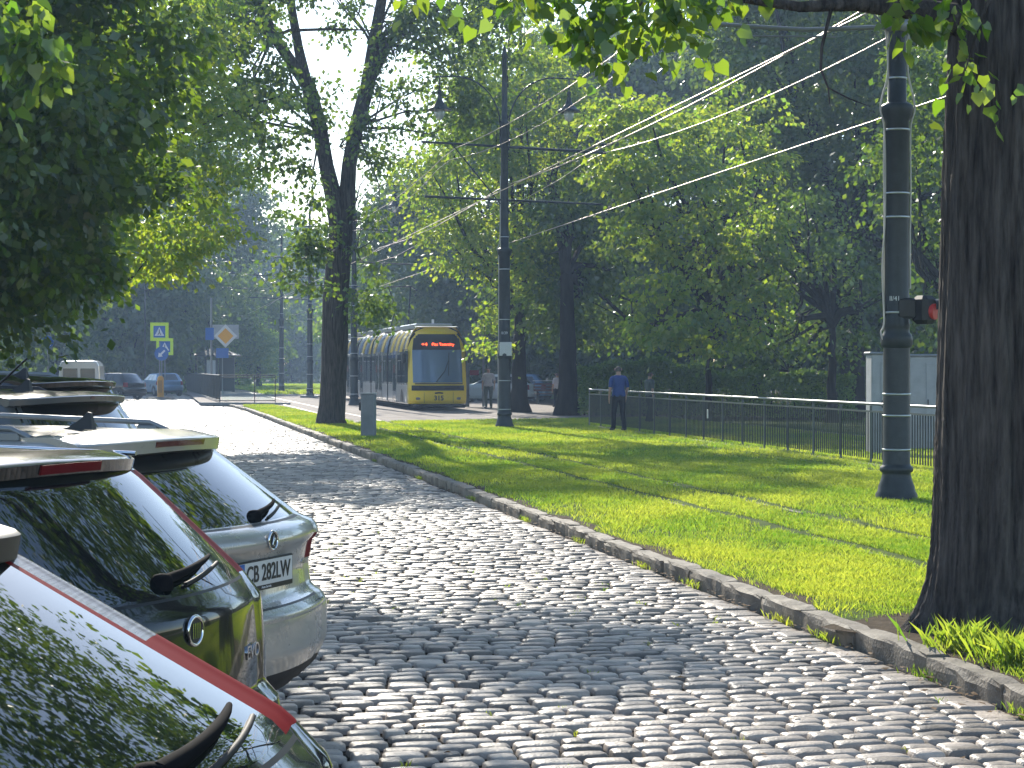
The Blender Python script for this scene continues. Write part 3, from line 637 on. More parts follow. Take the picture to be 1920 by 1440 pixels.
# twig with large leaves at the top left, near the camera
root = empty('linden_tree', (-5.4, 13, -.1), 0, 'near tree off the left edge with bright leaves in the top left corner', 'tree', GL)
trunk_mb((0, 0, -.05), (0.1, 0, 4.2), .2, .14, seed=9).tube([(0.1, 0, 4.2), (.6, .1, 4.6), (1.6, 0, 4.3)], [.1, .05, .02], 8, False).build('trunk', M['bark'], root)
cc = np.array([np.array(at(px, py, 13)) - np.array([-5.4, 13, -.1]) + rF.normal(0, .1, 3) for px, py, k in ((10, 10, 4), (40, 50, 3), (75, 90, 2), (70, 150, 2), (20, 110, 3), (-20, 180, 2), (-60, 60, 5)) for _ in range(k)])
crown('crown', cc, cc, 14, .10, M['leaf'], rF, .2, .6, root, droop=1.0, shape='heart')

# hedge behind the fence
def hedge(name, x0, x1, D0, D1, h, label, seed, dn=4500):
    r = np.random.default_rng(seed); n = int(dn * abs(x1 - x0)); f = r.uniform(0, 1, n)
    X = x0 + (x1 - x0) * f; Y = D0 + (D1 - D0) * f + r.uniform(-.5, .5, n)
    top = h * (1 + .06 * np.sin(X * 1.7) + .05 * np.sin(X * 4.1)); Z = np.where(r.random(n) < .4, top + r.normal(0, .06, n), top * r.uniform(.05, 1, n))
    P = np.stack([X, Y, Z], 1); v, q, rn = leaf_quads(P - np.array([x0, D0, 0]), r.normal(0, 1, (n, 3)), .09, r, .2, .6)
    e = empty(name, (x0, D0, 0), 0, label, 'hedge')
    fast_mesh('foliage', v, q, M['leaf_hedge'], rn, parent=e)
    mb = MB()
    for q in range(int(abs(x1 - x0) * 2.5)):
        f_ = (q + .5) / (abs(x1 - x0) * 2.5); mb.tube([((x1 - x0) * f_, (D1 - D0) * f_, 0), ((x1 - x0) * f_ + random.uniform(-.2, .2), (D1 - D0) * f_, h * .7)], [.04, .01], 5)
    tag(mb.build('stems', M['bark_far'], e), kind='stuff')
    return e
hedge('hedge', at(1085, 0, 69)[0], at(1330, 0, 66)[0], 69, 66, 1.75, 'trimmed green hedge behind the fence, right of the red bench', 41)
hedge('hedge', at(1330, 0, 66)[0], at(1600, 0, 62)[0], 66.3, 62, 1.45, 'lower rougher shrubbery continuing right of the trimmed hedge', 42, 3200)
hedge('hedge', at(300, 0, 128)[0], at(345, 0, 128)[0], 128, 128, .7, 'low dark hedge behind the yellow bollard', 43, 900)

# ------------------------------------------------------------------ cars
def interp(tab, z):
    a = sorted(tab); return float(np.interp(z, [p[0] for p in a], [p[1] for p in a]))
def smooth_interp(tab, z):
    return (interp(tab, z - .012) + 2 * interp(tab, z) + interp(tab, z + .012)) / 4
def make_car(name, loc, rz, label, p, group='cars parked nose in at the left kerb', simple=False):
    root = empty(name, loc, rz, label, p.get('cat', 'car'), group)
    H = p['H']; ze = H - .05
    zs = list(np.linspace(.22, ze, 26 if simple else 58))
    seams = p.get('seams', [])
    for s_ in seams: zs += [s_ - .004, s_ + .004]
    zs += [p['g0'], p['g1'], p.get('bt', .36)]
    zs = sorted(set(round(z, 4) for z in zs)); zs = [z for i, z in enumerate(zs) if i == 0 or z - zs[i - 1] > .0025]
    NR, NC, NS, NF = (14, 4, 24, 8) if simple else (44, 10, 60, 16)
    rc = sorted(set(list(np.linspace(-1, 1, NR + 1)) + ([-.955, -.945, .945, .955] if not simple else [])))
    def plan(z, q=1.0):
        Wd = smooth_interp(p['W'], z); yr = smooth_interp(p['rear'], z); yf = smooth_interp(p['front'], z)
        r = min(interp(p['rad'], z), Wd * .8); b = interp(p['bulge'], z); pts = []
        def ry(x): return yr + b * (x / Wd) ** 2
        xe = Wd - r; ye = ry(xe)
        for c in rc: x = c * xe; pts.append((x, ry(x), 'rear', c))
        for i in range(1, NC + 1):
            t = i / NC * math.pi / 2; pts.append((xe + r * math.sin(t), ye + r * (1 - math.cos(t)), 'rc', i / NC))
        y0 = ye + r; fb = .25; y1 = yf - r - fb
        for i in range(1, NS + 1):
            f = i / NS; pts.append((Wd + .0 * math.sin(f * math.pi), y0 + (y1 - y0) * f, 'sr', f))
        for i in range(1, NC + 1):
            t = i / NC * math.pi / 2; pts.append((xe + r * math.cos(t), y1 + r * math.sin(t), 'fc', i / NC))
        for i in range(1, NF):
            x = xe * (1 - 2 * i / NF); pts.append((x, y1 + r + fb * (1 - (x / xe) ** 2), 'front', x / xe))
        for i in range(NC, -1, -1):
            if i == NC: pass
            t = i / NC * math.pi / 2; pts.append((-(xe + r * math.cos(math.pi / 2 - t if 0 else t)) if 0 else -(xe + r * math.sin(math.pi / 2 - t)), y1 + r * math.sin(t), 'fc', i / NC))
        for i in range(NS - 1, -1, -1):
            f = i / NS; pts.append((-Wd, y0 + (y1 - y0) * f, 'sl', f))
        for i in range(NC - 1, 0, -1):
            t = i / NC * math.pi / 2; pts.append((-(xe + r * math.sin(t)), ye + r * (1 - math.cos(t)), 'lc', i / NC))
        return pts
    rows = [plan(z) for z in zs]; n = len(rows[0])
    V_ = [[(x, y, z) for x, y, _, _ in row] for row, z in zip(rows, zs)]
    cx, cy = 0, (rows[-1][0][1] + max(q[1] for q in rows[-1])) / 2
    for q in list(1 - np.linspace(0, 1, 15)[1:] ** 1.25)[:-1] + [.02]:
        V_.append([(x * q, cy + (y - cy) * q, ze + .05 * (1 - q ** 2.4)) for x, y, _, _ in rows[-1]]); zs.append(ze + .05 * (1 - q ** 2.4)); rows.append(rows[-1])
    faces = {}
    nk = len(V_)
    for i in range(nk - 1):
        for j in range(n):
            j2 = (j + 1) % n; a, b, c, d = V_[i][j], V_[i][j2], V_[i + 1][j2], V_[i + 1][j]
            seg, fr = rows[i][j2][2], rows[i][j2][3]
            if i >= nk - 14: part = 'roof'
            else: part = p['classify']((zs[i] + zs[i + 1]) / 2, seg, (fr + rows[i][j][3]) / 2 if seg == 'rear' else fr, ((a[0] + c[0]) / 2, (a[1] + c[1]) / 2))
            faces.setdefault(part, []).append((a, b, c, d))
    obs = {}
    mm = dict(body=p['paint'], roof=p['paint'], seam=M['black'], bumper=p['paint'], bumper_trim=M['rubber'], rear_window=M['glass'], side_window=M['glass'], windscreen=M['glass'], tailgate=p['paint'],
              tail_light=M['red_lens'], reversing_light=M['clear_lens'], pillar=M['black'], headlight=M['clear_lens'])
    mm.update(p.get('mats', {}))
    body = None
    for part in sorted(faces, key=lambda k: k != 'body'):
        fl = faces[part]; key = {}; vs = []; fs = []
        for f in fl:
            q = []
            for v in f:
                kk = (round(v[0], 5), round(v[1], 5), round(v[2], 5))
                if kk not in key: key[kk] = len(vs); vs.append(v)
                if key[kk] not in q: q.append(key[kk])
            if len(q) >= 3: fs.append(tuple(q))
        mb = MB(); mb.add(vs, fs, True)
        par = root
        o = (mb.build if part in ('body', 'seam') else mb.split)({'seam': 'panel_gap'}.get(part, part), mm[part], par)
        obs[part] = o
        if part == 'body': body = o
    # floor of the body and wheels
    mb = MB(); mb.add([(x, y, .222) for x, y, _, _ in rows[0]], [tuple(range(n))]); mb.build('underbody', M['rubber'], root)
    Wd = interp(p['W'], .5); Lc = p['L']; wy = p.get('axles', (.82, Lc - .85)); rw = p.get('wr', .31)
    for y in wy:
        for sx in (-1, 1):
            m1 = MB(); prof = [(rw * .62, -.10), (rw * .95, -.105), (rw, -.07), (rw, .07), (rw * .95, .105), (rw * .62, .10)]
            nn = 28; vs = [(sx * (Wd - .10) + a, y + r * math.cos(2 * math.pi * k / nn), rw + r * math.sin(2 * math.pi * k / nn)) for r, a in prof for k in range(nn)]
            m1.add(vs, [(i * nn + k, i * nn + (k + 1) % nn, (i + 1) * nn + (k + 1) % nn, (i + 1) * nn + k) for i in range(len(prof) - 1) for k in range(nn)], True)
            wh = m1.build('wheel', M['rubber'], root)
            m2 = MB(); m2.cyl((sx * (Wd - .05), y, rw), (sx * (Wd - .02), y, rw), rw * .2, 12)
            for k in range(5):
                t = 2 * math.pi * k / 5; m2.tube([(sx * (Wd - .03), y, rw), (sx * (Wd - .02), y + rw * .64 * math.cos(t), rw + rw * .64 * math.sin(t))], [.035, .028], 6)
            nn = 24; vs = [(sx * (Wd - .03), y + r * math.cos(2 * math.pi * k / nn), rw + r * math.sin(2 * math.pi * k / nn)) for r in (rw * .58, rw * .68) for k in range(nn)]
            m2.add(vs, [(k, (k + 1) % nn, nn + (k + 1) % nn, nn + k) for k in range(nn)])
            m2.build('rim', M['steel'], wh)
            m3 = MB(); nn = 22; vs = []
            for rr_, xo in ((rw * 1.17, .004), (rw * .9, .004)):
                for k in range(nn + 1):
                    t = math.pi * k / nn - .25 + .5 * (k / nn) * 0; vs.append((sx * (Wd + xo), y + rr_ * math.cos(t), rw + rr_ * math.sin(t) * 1.0))
            m3.add(vs, [(k, k + 1, nn + 2 + k, nn + 1 + k) for k in range(nn)]); m3.build('wheel_arch', M['rubber'], root)
    if not simple:
        for sx in (-1, 1):
            m4 = MB(); m4.box((sx * (Wd + .09), Lc * .62, 1.0), (.17, .1, .13), 0, .03); m4.build('side_mirror', p['paint'], root)
            for yy in (.4, .62):
                m5 = MB(); m5.box((sx * (Wd + .012), Lc * yy - .25, .86), (.025, .16, .03), 0, .01); m5.build('door_handle', p['paint'], root)
    root['_r'] = 1; del root['_r']
    return root, (lambda z, x: (smooth_interp(p['rear'], z) + interp(p['bulge'], z) * (x / smooth_interp(p['W'], z)) ** 2))

def spoiler(root, p, ry, zt, w_, over, th, m, label=None, name='spoiler', drop=.03, light=None):
    """wing over the top of the rear window; its rear edge follows the body's bow"""
    n = 28; vs = []
    for i in range(n + 1):
        f = -1 + 2 * i / n; x = f * w_; y0 = ry(zt - .02, x); e = 1 - abs(f) ** 8; bow = .02 * (1 - f * f) * 0 + p.get('sp_bow', .05) * (-(1 - f * f))
        zc = zt + .02 * (1 - f * f)
        yb = y0 - over * (.55 + .45 * e)
        vs += [(x, y0 + .22, zc + .022), (x, y0 + .05, zc + .024), (x, yb + .015, zc + .004 - drop), (x, yb, zc - .006 - drop), (x, yb + .01, zc - drop - th), (x, yb + .05, zc - drop - th - .012), (x, y0 + .06, zc - .06)]
    k = 7; fs = [(i * k + j, i * k + (j + 1) % k, (i + 1) * k + (j + 1) % k, (i + 1) * k + j) for i in range(n) for j in range(k)]
    fs += [tuple(range(k)), tuple(n * k + j for j in range(k - 1, -1, -1))]
    mb = MB(); mb.add(vs, fs, True); o = mb.build(name, m, root)
    es = o.modifiers.new('e', 'EDGE_SPLIT'); es.split_angle = R(35); o.modifiers.new('w', 'WEIGHTED_NORMAL')
    if light:
        lw, lh, mt = light; mb = MB(); vs = []; n2 = 12
        for i in range(n2 + 1):
            x = lw * (-1 + 2 * i / n2); f = x / w_; y0 = ry(zt - .02, x); yb = y0 - over * (.55 + .45 * (1 - abs(f) ** 8)); zc = zt + .02 * (1 - f * f)
            vs += [(x, yb - .005, zc - drop - th * .2 + lh * .0), (x, yb + .001, zc - drop - th * .2 - lh), (x, yb + .03, zc - drop - th * .2 - lh), (x, yb + .03, zc - drop - th * .2)]
        fs = [(i * 4 + j, i * 4 + (j + 1) % 4, (i + 1) * 4 + (j + 1) % 4, (i + 1) * 4 + j) for i in range(n2) for j in range(4)] + [(0, 1, 2, 3), tuple(n2 * 4 + j for j in (3, 2, 1, 0))]
        mb.add(vs, fs); mb.build('brake_light', mt, o)
    return o
def wiper(root, ry, x0, z0, x1, z1, up=.03, th=.016):
    o_ = MB()
    def P(x, z, k=up): return (x, ry(z, x) - k, z + k * .3)
    pts = [P(x0 + (x1 - x0) * f, z0 + (z1 - z0) * f, up * (1 + .5 * math.sin(f * 3.14))) for f in np.linspace(0, 1, 9)]
    o_.tube(pts, [th * 1.3, th * 1.2, th, th * .9, th * .85, th * .8, th * .7, th * .6, th * .4], 8)
    hub = P(x0, z0, .01); o_.lathe([(.034, -.03), (.034, .006), (.026, .018), (.01, .022)], (hub[0], hub[1], hub[2]), 16)
    b = MB(); pts = [P(x0 + (x1 - x0) * f, z0 + (z1 - z0) * f - .03, .008) for f in np.linspace(.25, 1.12, 8)]; b.tube(pts, .007, 6)
    w = o_.build('wiper', M['wiper'], root); b.build('wiper_blade', M['rubber'], w); return w
def emblem(root, ry, z, kind, rr=.042):
    y = ry(z, 0) - .006; n = 32; mb = MB(); tilt = 0
    vs = []
    for i in range(n):
        t = 2 * math.pi * i / n
        for j in range(8):
            s2 = 2 * math.pi * j / 8; q = rr + .0065 * math.cos(s2); vs.append((q * math.cos(t), y + .0065 * math.sin(s2), z + q * math.sin(t)))
    mb.add(vs, [(i * 8 + j, i * 8 + (j + 1) % 8, ((i + 1) % n) * 8 + (j + 1) % 8, ((i + 1) % n) * 8 + j) for i in range(n) for j in range(8)], True)
    e = mb.build('emblem', M['chrome'], root)
    d = MB(); d.tube([(0, y + .004, z), (0, y - .002, z)], rr - .003, 24); d.build('emblem_disc', M['black'], e)
    g = MB()
    if kind == 'arrow':       # a feathered arrow
        a = .75 * rr
        for k in range(3): g.tube([(-.1 * a + .02 * k * 0 - .3 * a, y - .005, z + a * (-.55 + .1 * k)), (-.05 * a + .25 * a * k - .2 * a, y - .006, z + .25 * a), (.1 * a + .25 * a * k, y - .005, z + a * (.75 - .28 * k))], [.004, .004, .001], 6)
        g.tube([(-.35 * a, y - .005, z - .6 * a), (.2 * a, y - .005, z - .75 * a)], [.004, .002], 6)
    else:
        for k in (-1.5, -.5, .5, 1.5): g.box((k * rr * .3, y - .004, z), (rr * .12, .003, rr * 1.1))
    g.build('emblem_figure', M['chrome'], e)
    return e
def rails(root, p, x, y0, y1, z, m, r=.014):
    for sx in (-1, 1):
        mb = MB(); mb.tube([(sx * x, y0, z - .005), (sx * x, y0 + .10, z + .035), (sx * x, (y0 + y1) / 2, z + .062), (sx * x, y1 - .12, z + .03), (sx * x, y1, z - .02)], [r, r, r, r, r], 8)
        for f in (.06, .94): mb.box((sx * x, y0 + (y1 - y0) * f, z + .0), (.03, .12, .05), 0, .01)
        mb.build('roof_rail', m, root)
def fin(root, x, y, z, h=.07, m=None):
    pr = [(0, 0), (-.02, .0), (.03, 0)]
    out = [(.0, 0), (.015, h * .95), (.035, h), (.07, h * .6), (.13, h * .15), (.19, 0)]
    n = len(out); vs = []
    for s_ in (-1, 1):
        for (a, b) in out: vs.append((x + s_ * .022 * (1 - b / h * .75), y + a, z + b))
    mb = MB(); fs = [tuple(range(n)), tuple(2 * n - 1 - i for i in range(n))] + [(i, n + i, n + (i + 1) % n, (i + 1) % n) for i in range(n)]
    mb.add(vs, fs, True); o = mb.build('shark_fin_antenna', m or M['black'], root); o.modifiers.new('e', 'EDGE_SPLIT').split_angle = R(30); return o

ROT = R(69.6)
def place(gx, gy, zg, px, py, D):
    """origin so that the local point (gx,gy,zg) of a car lands at the given place"""
    x, y, z = at(px, py, D); c, s_ = math.cos(ROT), math.sin(ROT)
    return (x - (c * gx - s_ * gy), y - (s_ * gx + c * gy), ROAD_Z)
def cls_factory(g0, g1, seam, lights, win=(1.0, 1.34), bt=.36, L=4.1, wscr=1.0, glass_c=.9, gate_c=.95):
    def f(z, seg, c, xy):
        y = xy[1]
        rear = seg == 'rear'; rcor = seg in ('rc', 'lc')
        L_ = lights(z, seg, c)
        if L_: return L_
        if (rear or rcor or (seg in ('sr', 'sl') and c < .03)) and z < bt: return 'bumper_trim'
        if seg in ('sr', 'sl', 'fc', 'front') and z < .28: return 'bumper_trim'
        for s_ in seam:
            if abs(z - s_) < .004 and rear and abs(c) < .955: return 'seam'
        if rear and .945 < abs(c) < .955 and seam[0] < z < g0: return 'seam'
        if rear and g0 < z < g1: return 'rear_window' if abs(c) < glass_c else 'body'
        if rear and seam[0] < z <= g0 and abs(c) < gate_c: return 'tailgate'
        if (rear or rcor) and z < seam[0]: return 'bumper'
        if seg in ('sr', 'sl') and win[0] < z < win[1]:
            if .05 < c < .94 and not (.33 < c < .36 or .62 < c < .65): return 'side_window'
            if c >= .05: return 'pillar'
        if seg in ('fc', 'front') and wscr < z < win[1] + .02:
            return 'windscreen' if seg == 'front' or c > .5 else 'pillar'
        if seg == 'fc' and .6 < z < .78: return 'headlight'
        return 'body'
    return f
def shape(H, yg0, yg1, g0, g1, L, hw, sill=.22):
    return dict(H=H, L=L, rear=[(.22, .14), (.34, .05), (.44, .0), (.58, 0.0), (.635, .02), (.66, .065), (.80, .075), (g0 - .07, .085), (g0 - .01, yg0 - .01), (g0 + .02, yg0 + .02), (g1, yg1), (H - .05, yg1 + .07)],
                front=[(.22, L - .08), (.4, L), (.6, L - .02), (.75, L - .15), (.86, L - .5), (.95, L - .95), (1.0, L - 1.1), (H - .08, L - 1.85), (H - .05, L - 2.0)],
                W=[(.22, hw - .06), (.4, hw), (.8, hw), (g0 - .05, hw - .035), (g0, hw - .05), (g1, hw - .21), (H - .07, hw - .25), (H - .05, hw - .29)],
                rad=[(.22, .26), (.6, .26), (g0, .2), (g1, .13), (H, .12)], bulge=[(.22, .22), (.6, .22), (g0, .19), (g1, .13), (H, .10)])

# car nearest the camera: dark, sloping window with long lamp strips
def lights1(z, seg, c):
    if seg == 'rear' and abs(c) > .86 and 1.03 < z < 1.385: return 'tail_light' if (z < 1.21 or abs(c) < .91) else 'reversing_light'
    if seg in ('rc', 'lc') and 1.03 < z < 1.385: return 'tail_light' if z < 1.21 else 'reversing_light'
p1 = shape(1.46, .16, .80, 1.03, 1.375, 4.2, .88); p1['rad'] = [(.22, .26), (.6, .26), (1.0, .13), (1.05, .075), (1.2, .07), (1.375, .06), (1.46, .1)]
p1.update(paint=M['p_black'], g0=1.03, g1=1.375, seams=[.62, 1.018], classify=cls_factory(1.03, 1.375, [.62, 1.018], lights1, glass_c=.86))
loc1 = place(.80, .34, 1.05, 548, 1312, 4.05)
car1, ry1 = make_car('parked_car', loc1, ROT, 'nearest dark hatchback, wide sloping rear window edged by a long red and clear lamp strip', p1)
spoiler(car1, p1, ry1, 1.41, .68, .10, .055, M['black'], drop=.0)
wiper(car1, ry1, .02, 1.07, .50, 1.10, .022, .016)
# second: charcoal hatchback with red pillar lamps
def lights2(z, seg, c):
    if 1.045 < z < 1.40 and ((seg in ('rc', 'lc') and c <= .9) or (seg == 'rear' and abs(c) > .93)): return 'tail_light'
p2 = shape(1.49, .15, .52, 1.045, 1.385, 4.03, .845); p2['rad'] = [(.22, .26), (.6, .26), (1.0, .2), (1.05, .10), (1.2, .085), (1.4, .08), (1.49, .1)]
p2.update(paint=M['p_char'], g0=1.045, g1=1.405, seams=[.62, 1.034], classify=cls_factory(1.045, 1.405, [.62, 1.034], lights2, glass_c=.93), mats={'tail_light': M['red_dark']})
M['red_mid'] = mat('muted_red_lens', (.15, .006, .010), .4, 0, .04, .0); p2['mats'] = {'tail_light': M['red_mid']}
loc2 = place(.79, .34, 1.045, 452, 1068, 6.95)
car2, ry2 = make_car('parked_car', loc2, ROT, 'second charcoal hatchback with red pillar lamps and black rear wiper', p2)
spoiler(car2, p2, ry2, 1.438, .60, .05, .045, M['p_char'], drop=.0, light=(.17, .03, M['red_mid']))
wiper(car2, ry2, -.02, 1.085, .42, 1.12, .022, .014)
emblem(car2, ry2, .935, 'bars', .044)
tx = text_mesh('EVO', .065, M['chrome'], 'badge', car2, .003, (.50, ry2(.80, .50) - .006, .80), (R(90), 0, R(12)), 1.2)
mb = MB(); mb.tube([(-.1, 1.0, 1.48), (-.1, .95, 1.52), (-.1, .62, 1.78)], [.012, .007, .003], 6); mb.build('whip_antenna', M['black'], car2)
mb = MB(); mb.tube([(.55, .62, 1.455), (.58, 1.5, 1.475), (.58, 2.3, 1.47)], [.008, .008, .008], 6); mb.build('roof_strip', M['chrome'], car2)
# third: silver estate with plate
def lights3(z, seg, c):
    if seg in ('rc', 'lc') and .80 < z < .93 and c < .75: return 'tail_light'
    if seg == 'rear' and abs(c) > .93 and .82 < z < .92: return 'tail_light'
p3 = shape(1.47, .16, .62, 1.03, 1.36, 4.66, .90); p3['rear'] = [(.22, .14), (.30, .05), (.42, .0), (.60, 0.0), (.645, .03), (.67, .09), (.78, .11), (.90, .085), (.925, .05), (.95, .05), (1.0, .07), (1.02, .15), (1.05, .19), (1.36, .62), (1.42, .70)]
p3['rad'] = [(.22, .24), (.6, .24), (.9, .2), (1.05, .16), (1.4, .13)]
p3.update(paint=M['p_silver'], g0=1.03, g1=1.395, bt=.34, seams=[.645, 1.022], classify=cls_factory(1.03, 1.395, [.645, 1.022], lights3, glass_c=.93, bt=.34), mats={'tail_light': M['red_mid']})
loc3 = place(.80, .36, 1.04, 545, 945, 9.95)
car3, ry3 = make_car('parked_estate_car', loc3, ROT, 'third silver estate car with roof rails, fin antenna and white number plate', p3)
spoiler(car3, p3, ry3, 1.415, .62, .15, .062, M['p_silver'], drop=.01, light=(.22, .026, M['red_dark']))
wiper(car3, ry3, .10, 1.06, .50, 1.10, .025, .014)
emblem(car3, ry3, .955, 'arrow', .042)
yp = ry3(.82, 0) - .012
mb = MB(); mb.box((0, yp, .80), (.545, .014, .145), 0, .004); pl = mb.build('number_plate', M['black'], car3)
mb = MB(); mb.box((0, yp - .008, .808), (.52, .004, .112)); mb.build('plate_face', M['plate_white'], pl)
mb = MB(); mb.box((-.238, yp - .0115, .808), (.04, .003, .11)); mb.build('plate_band', M['sign_blue'], pl)
text_mesh('CB 282LW', .108, M['black'], 'plate_lettering', pl, .001, (.018, yp - .012, .806), (R(90), 0, 0), .88, bold=.0015)
text_mesh('Auto Serwis', .016, M['white'], 'frame_lettering', pl, .0008, (0, yp - .0085, .741), (R(90), 0, 0), 1.2)
text_mesh('RAPID', .032, M['chrome'], 'badge', car3, .002, (.62, ry3(.80, .62) - .006, .80), (R(90), 0, R(14)), 1.1)
rails(car3, p3, .60, .95, 2.9, 1.44, M['steel']); fin(car3, .0, 1.0, 1.455, .085)
mb = MB(); vs = []; 
for i in range(15):
    x = -.78 + 1.56 * i / 14; vs += [(x, ry3(.6, x) - .012, .605), (x, ry3(.6, x) - .004, .585), (x, ry3(.6, x) - .001, .62)]
mb.add(vs, [(i * 3 + a, i * 3 + b, i * 3 + 3 + b, i * 3 + 3 + a) for i in range(14) for a, b in ((0, 1), (2, 0))], True); mb.build('bumper_crease', M['p_silver'], car3)
# fourth and fifth
def lights4(z, seg, c):
    if seg in ('rc', 'lc') and .85 < z < 1.15 and c < .8: return 'tail_light'
p4 = shape(1.62, .16, .50, 1.10, 1.52, 4.45, .90); p4.update(paint=M['p_grey'], g0=1.10, g1=1.52, seams=[.66, 1.09], classify=cls_factory(1.10, 1.52, [.66, 1.09], lights4, win=(1.08, 1.48), glass_c=.93, wscr=1.05))
loc4 = place(.69, .50, 1.52, 256, 728, 13.1)
car4, ry4 = make_car('parked_crossover', loc4, ROT, 'fourth grey crossover whose rear window mirrors blue sky', p4)
spoiler(car4, p4, ry4, 1.56, .64, .13, .04, M['p_grey'], drop=.0, light=(.02, .015, M['red_dark'])); fin(car4, 0, .85, 1.60, .08); rails(car4, p4, .6, 1.1, 3.0, 1.575, M['black'], .016)
p5 = shape(1.70, .16, .42, 1.12, 1.58, 4.5, .91); p5.update(paint=M['p_black'], g0=1.12, g1=1.58, seams=[.66, 1.11], classify=cls_factory(1.12, 1.58, [.66, 1.11], lights4, win=(1.1, 1.55), glass_c=.93, wscr=1.05))
loc5 = place(.70, .42, 1.58, 238, 693, 16.2)
car5, ry5 = make_car('parked_crossover', loc5, ROT, 'fifth black crossover with chrome roof rails, farthest in the row', p5)
spoiler(car5, p5, ry5, 1.63, .64, .12, .04, M['p_black'], drop=.0); fin(car5, 0, .9, 1.68, .07); rails(car5, p5, .62, 1.0, 3.0, 1.66, M['steel'], .018)
# nose out of view: an empty slot next, then street traffic far away
def lightsS(z, seg, c):
    if seg in ('rc', 'lc') and .7 < z < .95 and c < .9: return 'tail_light'
def far_car(px, py, D, rz, pm, label, H=1.47, L=4.3, grp='cars at the far end of the street'):
    p = shape(H, .2, .6, 1.0, H - .1, L, .88); p.update(paint=pm, g0=1.0, g1=H - .1, seams=[.62], classify=cls_factory(1.0, H - .1, [.62], lightsS, glass_c=.9))
    x, y, z = at(px, py, D); return make_car('distant_car', (x, y, -.1), rz, label, p, grp, True)[0]
far_car(262, 0, 108, R(60), M['p_black'], 'black car passing behind the blue arrow sign', 1.5)
far_car(238, 0, 118, R(75), M['p_navy'], 'dark navy car left of the blue arrow sign')
far_car(322, 0, 122, R(30), M['p_blue'], 'pale blue car beyond the arrow sign with a red tail lamp')
far_car(352, 0, 140, R(100), M['p_grey'], 'grey car just left of the waiting shelter')
far_car(290, 0, 140, R(95), M['p_red'], 'dark red car parked far behind the crossing signs')
far_car(1005, 0, 96, R(80), M['p_white'], 'white car parked beyond the red bench', grp='cars parked in the park beyond the tram stop')
far_car(1035, 0, 100, R(80), M['p_blue'], 'pale blue car parked beyond the park trunk', grp='cars parked in the park beyond the tram stop')
# white van
vx, vy, vz = at(148, 0, 92)
van = empty('white_van', (vx, vy, -.1), R(8), 'white van seen from behind at the left end of the street', 'van')
def van_body():
    ys = [0, .06, .2, 2.5, 4.2, 4.6, 5.0]; hw = [.86, .93, .95, .95, .92, .85, .75]; top = [2.02, 2.08, 2.1, 2.1, 2.05, 1.4, 1.0]
    vs = []
    for y, a, t in zip(ys, hw, top):
        vs += [(-a, y, .3), (-a, y, 1.1), (-a * .96, y, t - .25), (-a * .86, y, t - .05), (-a * .7, y, t), (a * .7, y, t), (a * .86, y, t - .05), (a * .96, y, t - .25), (a, y, 1.1), (a, y, .3)]
    k = 10; fs = [(i * k + j, (i + 1) * k + j, (i + 1) * k + j + 1, i * k + j + 1) for i in range(6) for j in range(9)] + [tuple(range(k)), tuple(60 + k - 1 - j for j in range(k))]
    mb = MB(); mb.add(vs, fs); return mb
van_body().build('body', M['p_white'], van)
mb = MB(); mb.box((-.4, -.01, 1.45), (.66, .03, .55), 0, .01); mb.box((.4, -.01, 1.45), (.66, .03, .55), 0, .01); mb.build('rear_window', M['glass_far'], van)
for sx in (-1, 1):
    mb = MB(); mb.box((sx * .84, -.01, 1.0), (.12, .04, .5), 0, .01); mb.build('tail_light', M['red_dark'], van)
    for y in (.9, 4.0):
        mb = MB(); mb.cyl((sx * .72, y, .33), (sx * .93, y, .33), .33, 20); mb.build('wheel', M['rubber'], van)
mb = MB(); mb.box((0, -.06, .42), (1.8, .16, .2), 0, .03); mb.build('bumper', M['rubber'], van)

